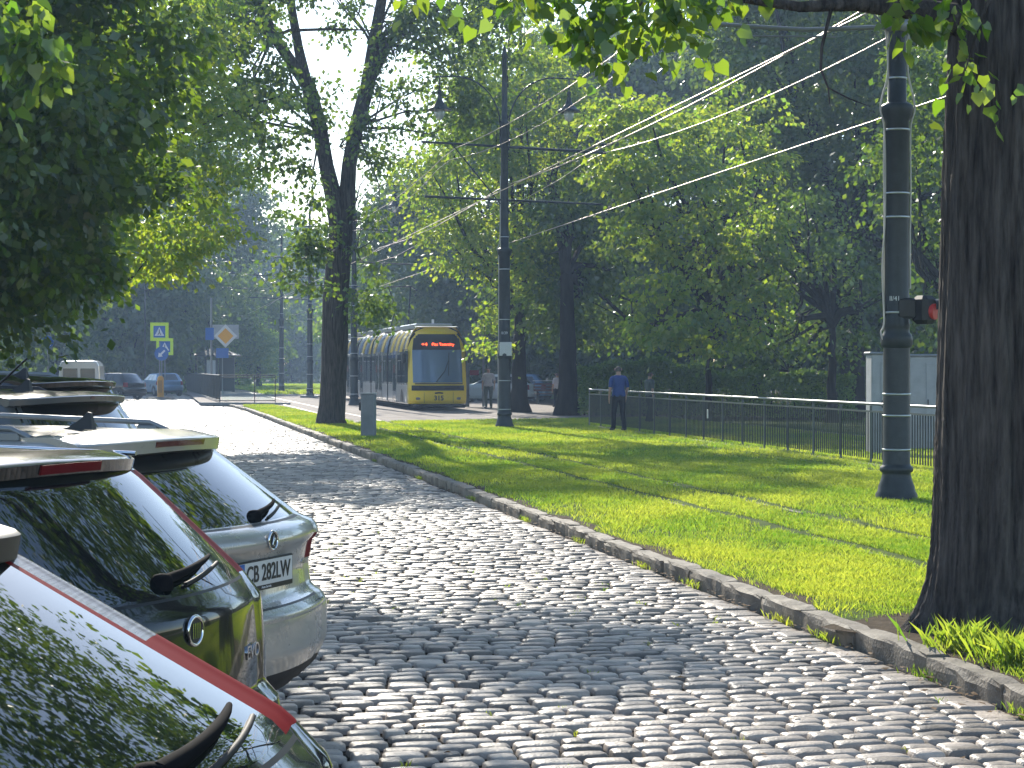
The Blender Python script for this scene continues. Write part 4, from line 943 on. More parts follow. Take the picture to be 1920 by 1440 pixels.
# ------------------------------------------------------------------ tram
TD0 = 77.5
tcx = (at(768, 0, TD0)[0] + at(878, 0, TD0)[0]) / 2
TROT = math.atan2(U[1], U[0]) - R(90)        # local +Y runs away from the camera along the street
tram = empty('tram', (tcx, TD0, 0), TROT, 'yellow and grey articulated tram with a lit red route display, arriving at the stop', 'tram')
HW = 1.16
def sect(zs_, mod=0):
    return [( -(HW - .05), .22), (-HW, .5), (-HW, 2.2), (-HW + .04, 2.55), (-HW + .12, 2.85), (-HW + .30, 3.12), (-HW + .55, 3.24), (HW - .55, 3.24), (HW - .30, 3.12), (HW - .12, 2.85), (HW - .04, 2.55), (HW, 2.2), (HW, .5), (HW - .05, .22)]
S_ = sect(0); NS_ = len(S_)
lens = [5.9, 5.6, 5.6, 5.6, 6.0]; y = .75; 
for k, l in enumerate(lens):
    y0, y1 = y, y + l
    def band(j0, j1, ya, yb, off=0.0):
        mb = MB(); vs = []
        pts = S_[j0:j1 + 1]
        for yy in (ya, yb):
            for (x, z) in pts: vs.append((x * (1 + off / HW), yy, z + (off if z > 3 else 0)))
        n_ = len(pts); mb.add(vs, [(i, i + 1, n_ + i + 1, n_ + i) for i in range(n_ - 1)], True); return mb
    mod = band(0, NS_ - 1, y0, y1).build('car_section', M['tram_grey'], tram)
    mb = MB(); mb.add([(x, y1, z) for x, z in S_], [tuple(range(NS_))]); mb.add([(x, y0, z) for x, z in S_], [tuple(range(NS_))]); mb.build('end_wall', M['rubber'], mod)
    for sx in (-1, 1):
        mb = MB(); mb.box((sx * (HW - .01), (y0 + y1) / 2, .62), (.06, l - .1, .72), 0, .01); mb.build('lower_panel', M['yellow'] if k == 0 and False else M['tram_silver'], mod)
        # windows and doors
        nw = 4; ww = l / nw
        for q in range(nw):
            yc = y0 + ww * (q + .5); door = (q == 1 or q == 2) if k in (1, 3) else q == 2
            if door:
                mb = MB(); mb.box((sx * (HW + .012), yc, 1.30), (.04, ww * .8, 2.1), 0, .01); d_ = mb.build('door', M['tram_grey'], mod)
                mb = MB(); mb.box((sx * (HW + .034), yc, 1.45), (.015, ww * .55, 1.5), 0, .005); mb.build('door_glass', M['glass_far'], d_)
                mb = MB(); mb.box((sx * (HW + .036), yc, 1.62), (.012, .2, .32), 0, .004); mb.build('warning_sticker', M['led'] if False else M['red_lens'], d_)
            else:
                mb = MB(); mb.box((sx * (HW + .004), yc, 1.62), (.03, ww * .9, 1.15), 0, .02); w1 = mb.build('window', M['glass_far'], mod)
                mb = MB(); mb.box((sx * (HW + .022), yc, 1.95), (.012, ww * .5, .03)); mb.box((sx * (HW + .022), yc, 1.75), (.012, .03, .4)); mb.build('window_bar', M['steel'], w1)
        # roof flank stripes
        for q in range(4):
            ya = y0 + l * q / 4 + .05; yb = ya + l / 4 * .55
            vs = [(sx * (HW + .006), ya, 2.3), (sx * (HW + .006), yb, 2.3), (sx * (HW - .03), yb - .2, 2.57), (sx * (HW - .03), ya - .2, 2.57), (sx * (HW - .108), ya - .4, 2.86), (sx * (HW - .108), yb - .4, 2.86), (sx * (HW - .285), yb - .6, 3.135), (sx * (HW - .285), ya - .6, 3.135)]
            vs = [(a, min(max(b, y0), y1), c) for a, b, c in vs]
            mb = MB(); mb.add(vs, [(0, 1, 2, 3), (3, 2, 5, 4), (4, 5, 6, 7)]); mb.build('roof_stripe', M['yellow'] if (q + k) % 2 == 0 or k == 0 else M['tram_blue'], mod)
    mb = MB(); mb.box((0, (y0 + y1) / 2, 3.33), (1.5, l * .8, .2), 0, .04); mb.build('roof_box', M['tram_silver'], mod)
    y = y1
    if k < len(lens) - 1:
        mb = MB()
        sc2 = .955; ys = np.linspace(y, y + .42, 9)
        vs = []
        for i, yy in enumerate(ys):
            f = sc2 - (.02 if i % 2 else 0); vs += [(x * f, yy, (z - 1.7) * f + 1.7) for x, z in S_]
        mb.add(vs, [(i * NS_ + j, i * NS_ + j + 1, (i + 1) * NS_ + j + 1, (i + 1) * NS_ + j) for i in range(8) for j in range(NS_ - 1)]); mb.build('bellows', M['rubber'], tram)
        y += .42
# cab: bowed front panel classified into parts
nx, nz = 41, 60
zz = np.linspace(.24, 3.3, nz); xx = np.linspace(-1, 1, nx)
def fr(x, z):
    hw = np.interp(z, [.22, .5, 2.3, 2.8, 3.1, 3.3], [HW - .02, HW, HW, HW - .08, HW - .22, HW - .4])
    d = np.interp(z, [.22, .35, .9, 1.1, 2.2, 2.8, 3.1, 3.3], [.12, .02, .0, .06, .30, .46, .58, .75])
    yy = d + .38 * abs(x) ** 3.0 * (1 - .3 * (z > 3)); return (x * hw, yy, z)
parts = {}
for i in range(nz - 1):
    for j in range(nx - 1):
        zc = (zz[i] + zz[i + 1]) / 2; xc = (xx[j] + xx[j + 1]) / 2
        if 1.05 < zc < 3.0 and abs(xc) < .86 - max(0, zc - 2.75) * .5: pt = 'windscreen' if zc < 2.36 else 'display_panel'
        elif .74 < zc < .97 and abs(xc) < .9: pt = 'bumper_strip'
        elif abs(xc) > .86 and zc > 1.05 and zc < 3.1: pt = 'cab_frame'
        else: pt = 'front_panel'
        parts.setdefault(pt, []).append((i, j))
M['yellow_frame'] = M['yellow']
M['tram_glass'] = mat('tram_glass', (.09, .15, .24), .04, 0, .8, .6)
for pt, fl in parts.items():
    mb = MB(); vs = []; key = {}; fs = []
    for i, j in fl:
        q = []
        for a, b in ((i, j), (i, j + 1), (i + 1, j + 1), (i + 1, j)):
            if (a, b) not in key: key[(a, b)] = len(vs); p_ = fr(xx[b], zz[a]); vs.append((p_[0], p_[1] - (.008 if pt == 'windscreen' else 0), p_[2]))
            q.append(key[(a, b)])
        fs.append(tuple(q))
    mb.add(vs, fs, True)
    mb.split(pt, dict(windscreen=M['tram_glass'], display_panel=M['rubber'], bumper_strip=M['rubber'], cab_frame=M['yellow'], front_panel=M['yellow'])[pt], tram)
mb = MB(); vs = []                                                # cab sides join the front to the first section
for i in range(nz):
    a = fr(-1, zz[i]); vs += [a, (a[0], .76, a[2])]
mb.add(vs, [(2 * i, 2 * i + 1, 2 * i + 3, 2 * i + 2) for i in range(nz - 1)], True); mb.build('cab_side', M['yellow'], tram)
mb = MB(); vs = [(-v_[0], v_[1], v_[2]) for v_ in vs]; mb.add(vs, [(2 * i, 2 * i + 1, 2 * i + 3, 2 * i + 2) for i in range(nz - 1)], True); mb.build('cab_side', M['yellow'], tram)
for sx in (-1, 1):
    mb = MB(); mb.box((sx * (HW + .006), .95, 1.72), (.02, .85, 1.25), 0, .02); mb.build('cab_window', M['glass_far'], tram)
    mb = MB(); mb.box((sx * (HW + .16), .55, 2.05), (.16, .12, .42), 0, .04); mb.tube([(sx * HW, .6, 2.38), (sx * (HW + .16), .55, 2.36), (sx * (HW + .16), .55, 2.2)], .02, 6); mb.build('mirror', M['black'], tram)
    mb = MB(); mb.box((sx * .78, .14, .45), (.22, .06, .10), 0, .02); mb.build('headlight', M['clear_lens'], tram)
    mb = MB(); nn = 14; mb.add([(sx * (HW + .035), 2.1 + .42 * math.cos(math.pi * q / nn), .30 + .5 * math.sin(math.pi * q / nn)) for q in range(nn + 1)], [tuple(range(nn + 1))]); mb.build('wheel_cover', M['rubber'], tram)
mb = MB(); mb.tube([(-.1, fr(-.1, 1.1)[1] - .03, 1.10), (.25, fr(.3, 1.5)[1] - .03, 1.52), (.42, fr(.4, 1.9)[1] - .03, 1.95)], [.02, .014, .01], 6); mb.tube([(.40, fr(.4, 1.3)[1] - .03, 1.35), (.44, fr(.4, 2.2)[1] - .03, 2.25)], .012, 5); mb.build('wiper', M['wiper'], tram)
mb = MB(); [mb.box((q * .5, fr(q * .45, .6)[1] - .004, .5), (.012, .012, .46)) for q in (-1.15, 1.15)]; mb.build('panel_joint', M['black'], tram)
mb = MB(); mb.box((0, fr(0, 1.0)[1] - .005, 1.03), (1.9, .01, .05), 0, .002); mb.build('window_seal', M['black'], tram)
mb = MB(); mb.box((0, .04, .16), (2.0, 1.1, .14), 0, .05); mb.build('skirt', M['rubber'], tram)
mb = MB(); mb.add([(-.9, .9, 3.3), (.9, .9, 3.3), (.75, .62, 3.28), (-.75, .62, 3.28)], [(0, 1, 2, 3)]); mb.build('front_visor', M['white'], tram)
text_mesh('+4', .17, M['led'], 'route_number', tram, .004, (-.52, fr(-.4, 2.55)[1] - .03, 2.58), (R(83), 0, 0), 1.3)
text_mesh('Plac Teatralny', .15, M['led'], 'route_display', tram, .004, (.22, fr(.0, 2.55)[1] - .02, 2.58), (R(83), 0, 0), 1.05)
text_mesh('315', .26, M['black'], 'fleet_number', tram, .004, (0, .0, .46), (R(90), 0, 0), 1.0, bold=.006)
mb = MB(); mb.tube([(-.16, -.005, .66), (0, -.012, .68), (.16, -.005, .66)], .03, 6); mb.build('front_badge', M['black'], tram)
mb = MB(); vs = [(sx * .45, .6, 3.32) for sx in (-1, 1)]
py_ = 12.0
for sx in (-1, 1): mb.tube([(sx * .4, py_, 3.4), (sx * .3, py_ - 1.2, 4.3), (sx * .5, py_ - .2, 5.3)], .03, 6)
mb.tube([(-.8, py_ - .2, 5.15), (-.55, py_ - .2, 5.32), (.55, py_ - .2, 5.32), (.8, py_ - .2, 5.15)], .03, 6); mb.tube([(-.6, py_ + .1, 5.34), (.6, py_ + .1, 5.34)], .025, 6); mb.build('pantograph', M['black'], tram)
mb = MB(); mb.tube([(0, 1.6, 3.4), (0, 1.6, 3.6)], .05, 8); mb.build('roof_antenna', M['white'], tram)

# ------------------------------------------------------------------ catenary poles
GP = 'black tram wire poles along the track'
def make_pole(x, y, label, near=False, lamp=True, z0=0):
    r = empty('tram_pole', (x, y, z0), 0, label, 'pole', GP)
    H = 10.6
    mb = MB()
    prof = [(.265, 0), (.262, .06), (.235, .10), (.225, .16), (.195, .24), (.18, .30), (.178, .33), (.205, .345), (.205, .40), (.18, .42), (.172, .45), (.17, 1.9)] if True else None
    mb.lathe([(.265, 0), (.262, .06), (.235, .10), (.225, .16), (.195, .24), (.18, .30), (.178, .33), (.205, .345), (.212, .37), (.205, .40), (.18, .42), (.172, .45), (.166, 1.9)], (0, 0, 0), 32).build('base', M['pole'], r)
    MB().lathe([(.168, 1.9), (.195, 1.93), (.20, 2.02), (.19, 2.06), (.162, 2.10), (.162, 2.16), (.172, 2.18), (.158, 2.22), (.150, 4.75), (.19, 4.82), (.205, 4.90), (.205, 4.95), (.17, 4.98), (.12, 5.0), (.112, 5.6), (.10, 8.4), (.12, 8.45), (.12, 8.5), (.085, 8.55), (.07, H - .3), (.09, H - .28), (.05, H - .1), (.03, H)], (0, 0, 0), 32).build('shaft', M['pole'], r)
    for z in ((.62, 1.05, 1.32, 2.35, 3.55, 3.85, 4.65, 5.3, 5.9) if near else (.5, 1.3, 2.3, 3.0, 4.4, 5.3)):
        rr = .172 if z < 1.9 else (.158 if z < 4.8 else .12)
        MB().lathe([(rr + .002, z - .012), (rr + .006, z - .012), (rr + .006, z + .012), (rr + .002, z + .012)], (0, 0, 0), 28).build('steel_band', M['band'], r)
    return r
# nearest pole with cables, signal and cross arm
n1 = gnd(1681, 935); pole1 = make_pole(n1[0], n1[1], 'nearest thick black pole with pale cables strapped to it and a red signal', True)
def cable(r, pts, rad=.012, name='cable', m='cable'):
    mb = MB(); sm_ = []
    P_ = [Vector(p) for p in pts]
    for i in range(len(P_) - 1):
        for q in range(6):
            t = q / 6; a = P_[max(i - 1, 0)]; b = P_[i]; c = P_[i + 1]; d = P_[min(i + 2, len(P_) - 1)]
            sm_.append(.5 * ((2 * b) + (-a + c) * t + (2 * a - 5 * b + 4 * c - d) * t * t + (-a + 3 * b - 3 * c + d) * t ** 3))
    sm_.append(P_[-1]); mb.tube(sm_, rad, 6, True); return mb.build(name, M[m], r)
cable(pole1, [(-.17, -.06, 1.98), (-.205, -.04, 2.1), (-.165, -.05, 2.25), (-.19, -.05, 2.9), (-.155, -.05, 3.6), (-.16, -.04, 4.6), (-.215, -.04, 4.95), (-.125, -.04, 5.35), (-.14, -.03, 5.8), (-.2, 0, 6.25)])
cable(pole1, [(-.165, -.03, 2.3), (-.16, -.02, 3.6), (-.168, -.02, 4.2), (-.16, -.02, 4.65)])
cable(pole1, [(-.118, -.05, 5.0), (-.122, -.04, 6.0), (-.12, -.03, 7.0)], .008)
cable(pole1, [(.165, -.03, 2.65), (.16, -.03, 3.2), (.17, -.02, 3.9), (.165, -.03, 4.65), (.22, -.02, 4.95), (.13, -.03, 5.4), (.14, -.03, 5.9), (.12, -.02, 6.4)])
text_mesh('II/41', .085, M['white'], 'pole_number', pole1, .001, (-.055, -.160, 2.52), (R(90), 0, 0), .9)
mb = MB(); mb.box((.10, -.02, 2.40), (.25, .30, .26), 0, .03); mb.tube([(.16, -.02, 2.40), (.30, -.06, 2.40)], .04, 8); sg = mb.build('signal_housing', M['black'], pole1)
mb = MB(); mb.box((.33, -.10, 2.38), (.26, .26, .36), R(35), .05); mb.build('signal_head', M['black'], sg)
mb = MB(); nn = 12; vs = []
for d_ in (.13, .36):
    for q in range(nn + 1):
        t = math.pi * (q / nn); vs.append((.33 + d_ * .82 + .0, -.10 - d_ * .57 + .12 * math.cos(t), 2.38 + .13 * math.sin(t)))
mb.add(vs, [(q, q + 1, nn + 2 + q, nn + 1 + q) for q in range(nn)], True); mb.build('signal_hood', M['black'], sg)
MB().tube([(.40, -.16, 2.36), (.455, -.20, 2.355)], .10, 20).build('red_lens', M['sig_red'], sg)
def arms(r, zc, up=True, near=False):
    mb = MB(); a, b = -2.45 if near else -2.2, 2.9
    mb.tube([(a, a * .19, 6.35 + .04), (b * .95, b * .18, 6.25)], [.035, .03], 8); mb.build('lower_cross_arm', M['pole'], r)
    mb = MB(); mb.tube([(-2.3, -.44, 7.9), (2.85, .54, 7.7)], [.03, .045], 8); mb.build('upper_cross_arm', M['pole'], r)
    mb = MB(); mb.tube([(-1.45, -.28, 7.85), (-.1, -.02, 6.2)], .02, 6); mb.build('brace', M['pole'], r)
def lamp(r, sx, top=10.3):
    mb = MB(); pts = []
    for k in range(10):
        t = k / 9 * math.pi / 2; pts.append((sx * (.12 + 1.25 * (1 - math.cos(t))), sx * .1 * t, 8.4 + 1.35 * math.sin(t)))
    pts += [(sx * 2.0, sx * .2, 9.72)]
    pts = [(sx * .12, 0, 7.9)] + pts; mb.tube(pts, [.022] * len(pts), 8); a = mb.build('lamp_arm', M['pole'], r)
    x = sx * 1.8; y = sx * .18
    mb = MB(); mb.tube([(x, y, 9.74), (x, y, 9.35)], .02, 6); mb.lathe([(.03, .62), (.055, .60), (.06, .52), (.045, .50), (.07, .36), (.12, .25), (.24, .13), (.32, .08), (.33, .05), (.30, .05), (.1, .1)], (x, y, 8.75), 24); mb.build('lamp_shade', M['pole'], a)
    mb = MB(); mb.lathe([(.13, .08), (.145, .0), (.14, -.08), (.10, -.17), (.03, -.22), (.005, -.225)], (x, y, 8.75), 20); mb.build('lamp_bulb', M['lamp_glass'], a)
# second
n2 = gnd(946, 801); pole2 = make_pole(n2[0], n2[1], 'second black lamp pole in the middle with two arms and a bell lamp'); arms(pole2, 0); lamp(pole2, 1); lamp(pole2, -1)
text_mesh('II/39', .11, M['white'], 'pole_number', pole2, .001, (0, -.17, 2.62), (R(90), 0, 0), .9)
mb = MB(); mb.box((.03, -.18, 2.18), (.34, .02, .38), 0, .005); mb.build('notice', M['plate_white'], pole2)
cable(pole2, [(-.19, -.03, 0), (-.18, -.03, 1.8), (-.21, -.03, 2.0), (-.17, -.03, 2.3), (-.165, -.03, 4.7), (-.21, -.03, 4.95), (-.13, -.03, 5.3), (-.12, -.03, 7.0)], .012)
# arms of pole one
arms(pole1, 0, near=True)
mb = MB(); mb.tube([(-.1, 0, 5.95), (-1.2, -.2, 5.88), (-2.55, -.45, 5.92)], [.03, .028, .025], 8); mb.tube([(-.8, -.15, 5.8), (-2.0, -.35, 5.78)], .012, 6); mb.tube([(-.15, 0, 5.95), (-.3, -.05, 6.1), (-.9, -.1, 6.7)], .012, 6); mb.build('steady_arm', M['steel'], pole1)
mb = MB(); mb.lathe([(.125, 5.88), (.15, 5.9), (.15, 6.02), (.125, 6.04)], (0, 0, 0), 20); mb.box((-.16, -.03, 5.95), (.12, .08, .08), 0, .01); mb.build('arm_clamp', M['steel'], pole1)
# farther poles
def pole_at(s_, t_, lb):
    x, y = W2(s_, t_); r = make_pole(x, y, lb); arms(r, 0); return r
n3 = gnd(664, 760); pole3 = make_pole(n3[0], n3[1], 'third pole, beside the tram behind the forked trunk'); arms(pole3, 0); lamp(pole3, 1); lamp(pole3, -1)
n4 = gnd(581, 745); pole4 = make_pole(n4[0], n4[1], 'fourth pole on a square foot left of the forked trunk'); arms(pole4, 0)
MB().box((0, 0, .04), (1.0, .9, .12), 0, .02).build('foot_slab', M['cabinet_dark'], pole4)
n5 = gnd(528, 736); pole5 = make_pole(n5[0], n5[1], 'fifth pole, farthest, right of the platform railing'); arms(pole5, 0)
x6, y6, _ = at(392, 0, 150); pole6 = make_pole(x6, y6, 'thin distant lamp pole behind the diamond sign'); arms(pole6, 0); lamp(pole6, 1); lamp(pole6, -1)

# overhead wires: one top level thing per wire, sagging between the poles
def wire(t, z, label, sag=0.0, r=.010, s0=4, s1=170, name='overhead_wire'):
    pts = []
    for s in np.concatenate([np.arange(s0, 60, 2.5), np.arange(60, s1, 8)]):
        ph = ((s - 25.5) / 29.5) % 1; zz_ = z - sag * 4 * ph * (1 - ph); pts.append((*W2(s, t), zz_))
    mb = MB(); mb.tube(pts, r, 6); o = mb.build(name, M['wire'], None); return tag(o, label, 'overhead wire', 'overhead tram wires')
wire(12.9, 6.05, 'lower contact wire over the far track, crossing behind the near pole', .0, .011)
wire(12.9, 7.75, 'upper messenger wire over the far track, passing the middle pole arm', .45, .011)
wire(8.7, 5.95, 'lower contact wire over the near track, seen crossing the near pole arm', .0, .011)
wire(8.7, 7.8, 'upper messenger wire over the near track, highest in the picture', .4, .011)
wire(8.55, 7.5, 'second strand hanging just under the upper messenger wire', .62, .008)
wire(10.2, 6.8, 'feeder wire strung beside the poles', .25, .014, 26)

# ------------------------------------------------------------------ railing on the right
f0 = Vector(gnd(1105, 797)); f1 = Vector(gnd(1745, 884)); fd = (f1 - f0); FL = fd.length + 12; fang = math.atan2(fd.y, fd.x)
fence = empty('metal_railing', f0, fang, 'long dark metal railing with a bright steel handrail along the lawn', 'railing')
mb = MB(); mb.tube([(0, 0, 1.03), (FL, 0, 1.03)], .024, 10); mb.tube([(0, 0, .02), (0, 0, 1.03)], .02, 8); mb.build('handrail', M['steel'], fence)
M['rail_dark'] = mat('dark_rail_paint', (.02, .028, .028), .5)
mb = MB(); mb.box((FL / 2, 0, .90), (FL, .03, .03)); mb.build('cross_bar', M['steel_dull'], fence)
npost = int(FL / 1.55)
for i in range(npost + 1):
    mb = MB(); mb.box((i * 1.55, 0, .5), (.028, .04, 1.0), 0, .004); mb.build('post', M['steel_dull'], fence)
mb = MB(); k = 0; xb = .11
while xb < FL: mb.box((xb, 0, .485), (.018, .018, .80)); xb += .115
tag(mb.build('balusters', M['rail_dark'], fence), kind='stuff')
mb = MB(); mb.box((FL * .34, -.05, .62), (.09, .01, .20), 0, .003); mb.build('reflector', M['plate_white'], fence)
sh = empty('lawn_edging', f0 + Vector((0, 0, -.02)), fang, 'pale concrete edging strip under the railing', 'edging')
MB().box((FL / 2, -.05, -.005), (FL, .16, .06), 0, .01).build('edging', M['kerb'], sh)

# cabinets behind the near pole
def cab(px0, px1, py0, D, dp, label, m='cabinet'):
    a = at(px0, 0, D)[0]; b = at(px1, 0, D)[0]; h = at(0, py0, D)[2]; c = empty('utility_cabinet', ((a + b) / 2, D, 0), R(0), label, 'cabinet', 'grey utility cabinets behind the railing')
    MB().box((0, dp / 2, h / 2), (b - a, dp, h), 0, .02).build('housing', M[m], c)
    mb = MB(); mb.box((0, dp / 2, h + .02), (b - a + .08, dp + .08, .05), 0, .015); mb.build('lid', M['cabinet_dark'], c)
    mb = MB(); mb.box(((b - a) * .25, -.012, h * .5), ((b - a) * .45, .02, h * .85), 0, .005); d_ = mb.build('door', M[m], c)
    MB().box(((b - a) * .08, -.03, h * .5), (.02, .02, .14)).build('handle', M['black'], d_)
cab(1634, 1668, 664, 38, .6, 'narrow grey cabinet left of the near black pole')
cab(1706, 1764, 668, 40, .8, 'wide pale cabinet between the near pole and the big trunk')

# ------------------------------------------------------------------ grey post on the verge
g_ = gnd(691, 818); c = empty('service_post', (g_[0], g_[1], 0), R(-8), 'short grey service post standing on the grass beside the forked tree', 'post')
MB().box((0, 0, .50), (.34, .26, 1.05), 0, .03).build('housing', M['cabinet_dark'], c)
MB().prism([(-.18, -.14), (.18, -.14), (.18, .14), (-.18, .14)], 1.02, 1.055).build('cap', M['cabinet'], c)
MB().box((-.20, 0, .72), (.06, .14, .2), 0, .02).build('socket', M['black'], c)

# ------------------------------------------------------------------ platform with railing, shelter and signs
pf = sheet('platform', [(at(345, 0, 140)[0], 140), (at(405, 0, 92)[0] - .6, 91.2), (at(540, 0, 90)[0], 90), (at(540, 0, 90)[0] - 9, 140)], .03, M['paving'])
mb = MB(); a = Vector((at(405, 0, 92)[0] - .6, 91, 0)); b = Vector((at(545, 0, 90)[0], 89.6, 0)); mb.box((a + b) / 2, ((b - a).length, .18, .14), math.atan2((b - a).y, (b - a).x), .01)
tag(mb.build('platform_kerb', M['cabinet_dark']), kind='structure')
pr = empty('platform_railing', (at(412, 0, 92)[0], 92, .03), 0, 'black platform railing with clear panels at the end of the tram stop', 'railing')
wv = at(516, 0, 92)[0] - at(412, 0, 92)[0]
def frame(mb, p0, p1, h0, h1, r=.022):
    for z in (h0, h1): mb.tube([(p0[0], p0[1], z), (p1[0], p1[1], z)], r, 6)
    for p in (p0, p1): mb.tube([(p[0], p[1], 0), (p[0], p[1], h1)], r, 6)
mb = MB(); frame(mb, (0, 0), (wv * .63, 0), .1, 1.28); frame(mb, (wv * .63, 0), (wv, 0), .1, 1.28); mb.tube([(0, 0, 1.18), (wv, 0, 1.18)], .018, 6); mb.build('frame', M['rail_dark'], pr)
for a, b in ((.04, .60), (.66, .97)):
    mb = MB(); mb.box((wv * (a + b) / 2, 0, .64), (wv * (b - a), .01, 1.0)); mb.build('glass_panel', M['pane'], pr)
pr2 = empty('platform_railing', (at(412, 0, 92)[0], 92, .03), 0, 'black barred platform railing running back toward the shelter', 'railing')
e = Vector((at(346, 0, 140)[0] - at(412, 0, 92)[0], 48, 0)); mb = MB(); frame(mb, (0, 0), (e.x, e.y), .1, 1.28, .03)
mb.build('frame', M['rail_dark'], pr2)
for k in range(1, 90):
    f = k / 90; mb = MB(); mb.tube([(e.x * f, e.y * f, .1), (e.x * f, e.y * f, 1.28)], .014 if k % 6 else .03, 5); mb.build('bar', M['rail_dark'], pr2)
# shelter left
D = 135; x0 = at(368, 0, D)[0]; x1 = at(438, 0, D)[0]; shl = empty('waiting_shelter', (x0, D, .03), 0, 'dark roofed waiting shelter with lit panel behind the diamond sign', 'shelter')
w_ = x1 - x0; mb = MB()
for q in (0, .25, .55, 1): mb.box((w_ * q, 0, 1.2), (.14, .14, 2.4))
mb.box((w_ * .78, .6, 1.2), (w_ * .42, .05, 2.3)); mb.build('frame', M['rail_dark'], shl)
mb = MB(); mb.prism([(-.3, -.6), (w_ + .3, -.6), (w_ + .3, 1.6), (-.3, 1.6)], 2.42, 2.5); mb.add([(-.3, -.6, 2.5), (w_ + .3, -.6, 2.5), (w_ + .3, 1.6, 2.5), (-.3, 1.6, 2.5), (w_ * .35, .5, 2.95), (w_ * .65, .5, 2.95)], [(0, 1, 5, 4), (1, 2, 5), (2, 3, 4, 5), (3, 0, 4)]); mb.build('roof', M['rail_dark'], shl)
MB().box((w_ * .40, .02, 1.3), (w_ * .24, .04, 1.7)).build('poster_panel', M['plate_white'], shl)
# shelter right of the tram
D = 84; x0 = at(874, 0, D)[0]; x1 = at(908, 0, D)[0]; sh2 = empty('waiting_shelter', (x0, D, .0), 0, 'grey framed glass shelter immediately right of the tram front', 'shelter'); w_ = x1 - x0
mb = MB()
for q in (0, .95): mb.box((w_ * q, 0, 1.5), (.10, .1, 3.0))
mb.box((w_ / 2, 0, 2.9), (w_ + .1, .12, .55)); mb.box((w_ * .1, .3, 1.1), (.10, .5, 2.2)); mb.build('frame', M['cabinet_dark'], sh2)
MB().box((w_ * .5, .02, 1.1), (w_ * .7, .02, 1.7)).build('glass_panel', M['pane'], sh2)
MB().prism([(-.1, -.3), (w_ + .2, -.3), (w_ + .2, 2.2), (-.1, 2.2)], 3.18, 3.26).build('roof', M['cabinet_dark'], sh2)
mb = MB(); mb.box((w_ * .45, -.01, 1.45), (w_ * .5, .02, .22)); mb.build('red_strip', M['red_lens'], sh2)

def sign_post(px, D, top_py, label, name='road_sign', z0=-.1, r=.035):
    x, y, z = at(px, top_py, D); e = empty(name, (x, y, z0), 0, label, 'sign'); MB().tube([(0, .05, 0), (0, .05, z - z0 + .05)], r, 8).build('post', M['steel'], e); return e, z - z0
def disc(r, n=32, y=0, z=0, x=0, th=.01): return MB().tube([(x, y, z), (x, y - th, z)], r, n)
# crossing signs
def crossing(px, py, D, sz, label):
    e, h = sign_post(px, D, py, label); h_ = h
    mb = MB(); mb.box((0, 0, h_), (sz, .02, sz), 0, .004); bd = mb.build('board', M['sign_lime'], e)
    MB().box((0, -.014, h_), (sz * .64, .008, sz * .64)).build('blue_field', M['sign_blue'], bd)
    s3 = sz * .27; mb = MB(); mb.add([(-s3, -.022, h_ - s3 * .85), (s3, -.022, h_ - s3 * .85), (0, -.022, h_ + s3 * .95)], [(0, 1, 2)]); mb.build('triangle', M['white'], bd)
    mb = MB(); y_ = -.026; mb.box((0, y_, h_ + s3 * .35), (s3 * .18, .003, s3 * .18)); mb.box((0, y_, h_ + s3 * .05), (s3 * .16, .003, s3 * .4)); mb.tube([(0, y_, h_ - .1 * s3), (-s3 * .3, y_, h_ - s3 * .65)], s3 * .07, 5); mb.tube([(0, y_, h_ - .1 * s3), (s3 * .3, y_, h_ - s3 * .65)], s3 * .07, 5); mb.build('walker', M['black'], bd)
    return e
crossing(299, 622, 116, 1.08, 'upper lime bordered pedestrian crossing sign'); crossing(309, 650, 122, 1.05, 'lower lime pedestrian crossing sign partly behind the blue arrow sign')
e, h = sign_post(303, 112, 663, 'round blue keep left arrow sign above the yellow bollard')
disc(.40, z=h).build('board', M['sign_blue'], e)
mb = MB(); c45 = .7071
P_ = lambda a, b: (a * c45 + b * c45, -.016, h + a * c45 - b * c45)
mb.add([P_(.26, .055), P_(.26, -.055), P_(-.06, -.055), P_(-.06, -.16), P_(-.28, 0), P_(-.06, .16), P_(-.06, .055)], [tuple(range(7))]); mb.build('arrow', M['white'], e)
bx_, by_, _ = gnd(301, 748, -.1); yb_ = empty('yellow_bollard', (bx_, by_, -.1), 0, 'yellow plastic bollard on the traffic island below the blue arrow sign', 'bollard')
MB().lathe([(.24, 0), (.22, .08), (.19, .12), (.19, 1.1), (.17, 1.22), (.10, 1.3), (.02, 1.32)], (0, 0, 0), 20).build('body', M['bollard_y'], yb_)
mb = MB(); [mb.box((q * .07, -.19, .7), (.02, .02, .7)) for q in (-1, 0, 1)]; mb.build('grooves', M['rubber'], yb_)
tag(MB().lathe([(.8, -.12), (.8, .0), (.7, .02), (.01, .03)], (bx_, by_, -.02), 24).build('traffic_island', M['kerb']), kind='structure')
